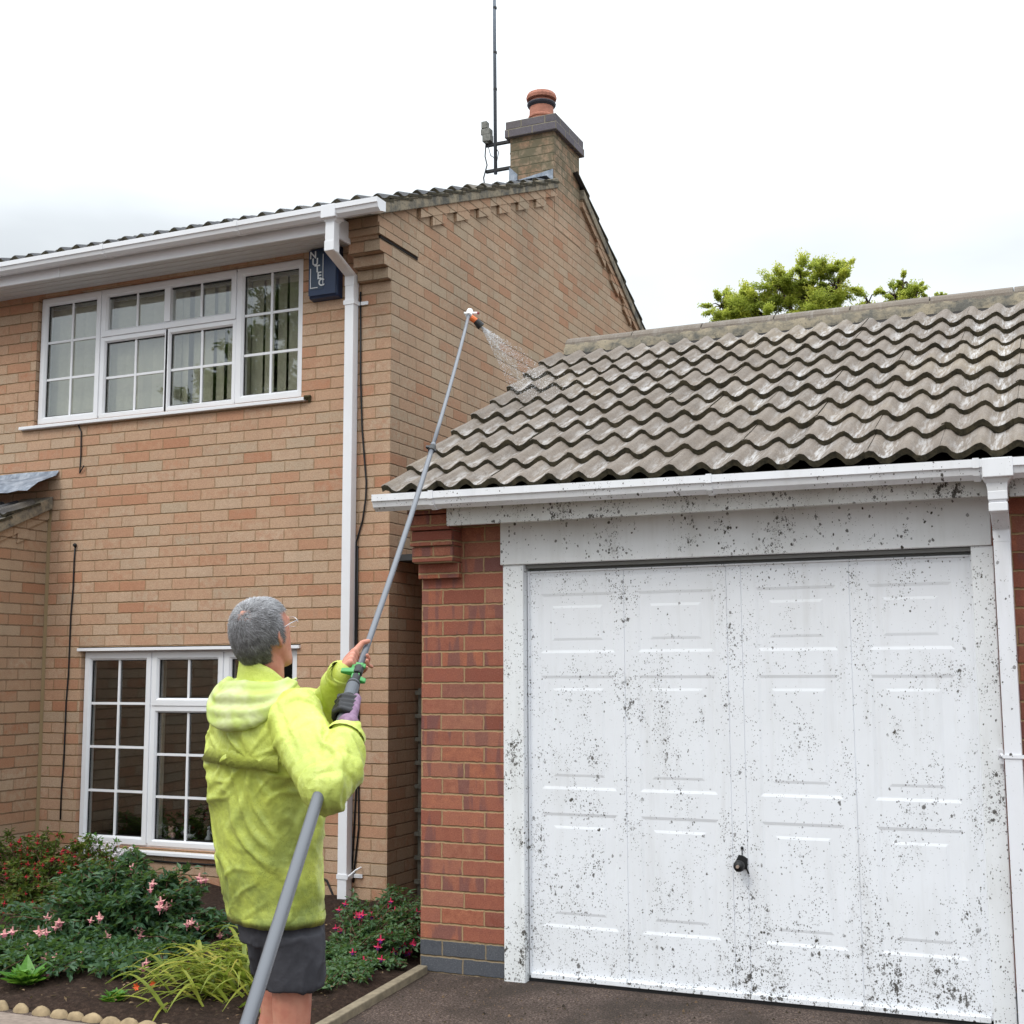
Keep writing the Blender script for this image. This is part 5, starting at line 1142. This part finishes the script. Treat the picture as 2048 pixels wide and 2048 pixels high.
# collar and slumped hood
Hd = MB(); nk = V((.622, -2.207, 1.385)); up0 = UZ
cf, cs = fr(30)
def crg(h, a, b, off, thick): return None
def band(rings): Hd.loft(rings, True)
def tor(c, S, F, a, b, r0, q0, q1, drop, n=26, flat=.6, z0=0):
    pts = []; rad = []
    for k in range(n+1):
        u = k/n; q = radians(q0+(q1-q0)*u); e = sin(pi*u)
        pts.append(V(c)+S*a*cos(q)+F*b*sin(q)-UZ*drop*e+UZ*z0+V((0, 0, .006*sin(q*3+z0*90)))); rad.append(r0*(.55+.45*e))
    Hd.tube(pts, rad, 12)
tor(nk+UZ*.000, cs, cf, .110, .105, .016, 165, 372, .030); tor(nk-cf*.035-UZ*.012, cs, cf, .138, .105, .021, 176, 370, .050); tor(nk-cf*.055-UZ*.040, cs, cf, .146, .105, .020, 184, 358, .068); tor(nk-cf*.055-UZ*.066, cs, cf, .140, .108, .021, 192, 350, .074)
tor(nk-cf*.028-UZ*.002, cs, cf, .118, .085, .022, 182, 360, .03); tor(nk-cf*.04-UZ*.03, cs, cf, .125, .09, .026, 186, 356, .055)
hm_ = remeshed(Hd, .0055, 16)
m = MT('hood_fabric', .5, .35); P = m.pos(); m.col(m.mix(m.rng(m.noise(P, 9., 3, .6), .42, .62), (.50, .60, .15), (.56, .60, .30))); m.bump(m.noise(P, 60., 4), .3, .005); M_HOOD = m.m
finish(hm_, 'hood', M_HOOD, jack, cloth(.004, 9, 4.1))
mb = MB(); n = 44; rr = []
for j, (h, a, b, o) in enumerate(((-.03, .100, .098, 0), (.02, .090, .092, 0), (.058, .084, .090, -.004), (.060, .079, .085, -.004), (.02, .080, .082, 0))):
    ring_ = []
    for k in range(n):
        q = 2*pi*k/n; w_ = .5+.5*cos(q-radians(212)); hh = h*(.10+.95*w_)+.020*(2*w_-1) if h > 0 else h
        ring_.append(nk+cs*a*cos(q)+cf*(b*sin(q)+o+.012)+UZ*(hh-.012*sin(q))+V((0, 0, .003*sin(q*7))))
    rr.append(ring_)
mb.loft(rr, False); mb.build('collar', M_JACK, jack, smooth=True)
mb = MB(); mb.loft([[nk+cs*a*cos(2*pi*k/24)+cf*(a*sin(2*pi*k/24)+.008)+UZ*h for k in range(24)] for h, a in ((-.03, .074), (-.004, .070), (-.002, .066))], False); mb.build('shirt_collar', simple('black_cotton', (.02, .02, .024), .9), person, smooth=True)
# shorts
S_ = MB()
S_.loft([ering(V((.622, -2.108, .80)), TS, TF, .14, .11), ering(V((.626, -2.106, .66)), TS, TF, .150, .115), ering(V((.630, -2.104, .58)), TS, TF, .150, .115)])
def shortleg(h, k, rb, rt, cut):
    d = (k-h); pts = [h+UZ*.02, h.lerp(k, .35), h.lerp(k, .7), k+UZ*cut]
    S_.loft([ering(p, TS, TF, r, r*1.08, 28, 2.2) for p, r in zip(pts, (rt, rt, (rb+rt)/2, rb))])
shortleg(HIPR+V((.01, -.005, 0)), KR+V((.012, 0, 0)), .084, .088, .055); shortleg(HIPL, KL, .070, .084, .115)
m = MT('charcoal_shorts', .8, .25); P = m.pos(); m.col(m.mix(m.rng(m.noise(P, 9., 4, .6), .35, .65), (.040, .040, .047), (.062, .062, .072))); m.bump(m.noise(P, 130., 3), .25, .003)
finish(remeshed(S_, .0065, 4), 'shorts', m.m, person, cloth(.0058, 9, 7.7))
# gloved right hand
m = MT('purple_glove', .6, .35); P = m.pos(); m.col(m.mix(m.rng(m.noise(P, 60., 3), .4, .6), (.20, .115, .19), (.27, .165, .255))); m.bump(m.noise(P, 300., 2), .3, .002)
pm, fg = hand(GR_, PR, WRAPR, .0175, WR, fr_=.0105)
for q in range(1):
    chain(pm, [WR-(WR-ER).normalized()*-.0, WR+(GR_-WR)*.35+PR*.01], [.030, .034], 14)
glove = finish(remeshed(pm, .004, 3), 'glove', m.m, person)
finish(remeshed(fg, .0038, 2), 'glove_fingers', simple('black_nitrile', (.014, .014, .016), .5), glove)
# shoes
for an, ft in ((AR_, fr(40)[0]), (AL_, fr(30)[0])):
    mb = MB(); z = gz(0, an.y); a0 = V((an.x, an.y, z+.042)); sd_ = ft.cross(UZ)
    mb.loft([ering(a0-ft*.075, sd_, UZ, .024, .036), ering(a0-ft*.04, sd_, UZ, .038, .042), ering(a0+ft*.05, sd_, UZ, .046, .042), ering(a0+ft*.12-UZ*.006, sd_, UZ, .050, .035), ering(a0+ft*.19-UZ*.014, sd_, UZ, .044, .026), ering(a0+ft*.225-UZ*.02, sd_, UZ, .022, .018)])
    mb.build('shoe', simple('brown_leather', (.06, .035, .02), .6), person, smooth=True)
# hair: a close cap under many short strands
HM = MB(); tmp = []
def skull(az, el):
    a, b, c = .0835, .1025, .1085; f0 = -.005
    ce = max(0., cos(el))**.78; x = sin(az)*ce; y = cos(az)*ce; zz = sin(el); return hp(f0+b*y, a*x, c*zz+.004)
def hairy(az, el):                                    # az 0 = face side
    a = abs(atan2(sin(az), cos(az)))
    if el > radians(50): return a > radians(0) or True
    low = radians(-52) if a > radians(118) else (radians(-14) if a > radians(84) else radians(34))
    return el > low
nA, nE = 60, 40; idx = {}
for j in range(nE+1):
    for i in range(nA):
        az = 2*pi*i/nA; el = -pi*.33+(pi*.33+pi/2)*j/nE; idx[(i, j)] = len(tmp); tmp.append(skull(az, el)+HF*.003*noise.noise(skull(az, el)*60)+HU*.004*noise.noise(skull(az, el)*40))
fs = [(idx[(i, j)], idx[((i+1) % nA, j)], idx[((i+1) % nA, j+1)], idx[(i, j+1)]) for j in range(nE) for i in range(nA) if hairy(2*pi*(i+.5)/nA, -pi*.33+(pi*.83)*(j+.5)/nE)]
HM.add(tmp, fs, 0, .35)
cr_az, cr_el = radians(175), radians(48); crown = skull(cr_az, cr_el); 
for i in range(46000):
    az = random.uniform(0, 2*pi); el = math.asin(random.uniform(-.80, 1))
    if not hairy(az, el): continue
    p = skull(az, el); nrm = (p-hp(-.006, 0, .006)).normalized(); dc = (p-crown)
    if dc.length < .006 and random.random() < .5: continue
    flow = dc-nrm*dc.dot(nrm)
    flow = (flow.normalized()+nrm.cross(flow.normalized())*.35+rv()*.55) if flow.length > .004 else rv()
    if dc.length > .09: flow += -HU*.6
    flow = (flow-nrm*flow.dot(nrm)).normalized(); L_ = random.uniform(.009, .024); w_ = flow.cross(nrm)*random.uniform(.00028, .00062); lift = random.uniform(.05, .42)
    a = p-nrm*.001; b = p+flow*L_*.5+nrm*L_*lift*.6; c = p+flow*L_+nrm*L_*lift*.62
    lo = max(0., min(1., .5+(el)/2.2)); tone = max(0, min(1, .07+random.random()**1.2*.58+.40*lo**1.5+.22*noise.noise(p*55)))
    HM.add([a-w_, a+w_, b+w_*.8, b-w_*.8, c], [(0, 1, 2, 3), (3, 2, 4)], 0, tone)
m = MT('grey_hair', .55, .4); c = m.ramp(m.attr(), [(0., (.035, .032, .030)), (.35, (.12, .115, .115)), (.7, (.30, .295, .305)), (1., (.55, .55, .57))]); m.col(c)
HM.build('hair', m.m, person)
gl_ = MB(); gl_.tube([hp(-.004, .083, .014), hp(.05, .078, .022), hp(.098, .064, .022), hp(.104, .058, .022)], .0013, 6)
for s in (-1, 1):
    gl_.tube([hp(.108-.006*abs(cos(2*pi*k/14)), s*.034+.025*cos(2*pi*k/14), .014+.016*sin(2*pi*k/14)) for k in range(15)], .0011, 6, cap=False)
gl_.tube([hp(.108, -.010, .018), hp(.108, .010, .018)], .0012, 6); gl_.build('glasses', simple('silver_wire', (.6, .6, .62), .25, .5, metal=1.), person, smooth=True)
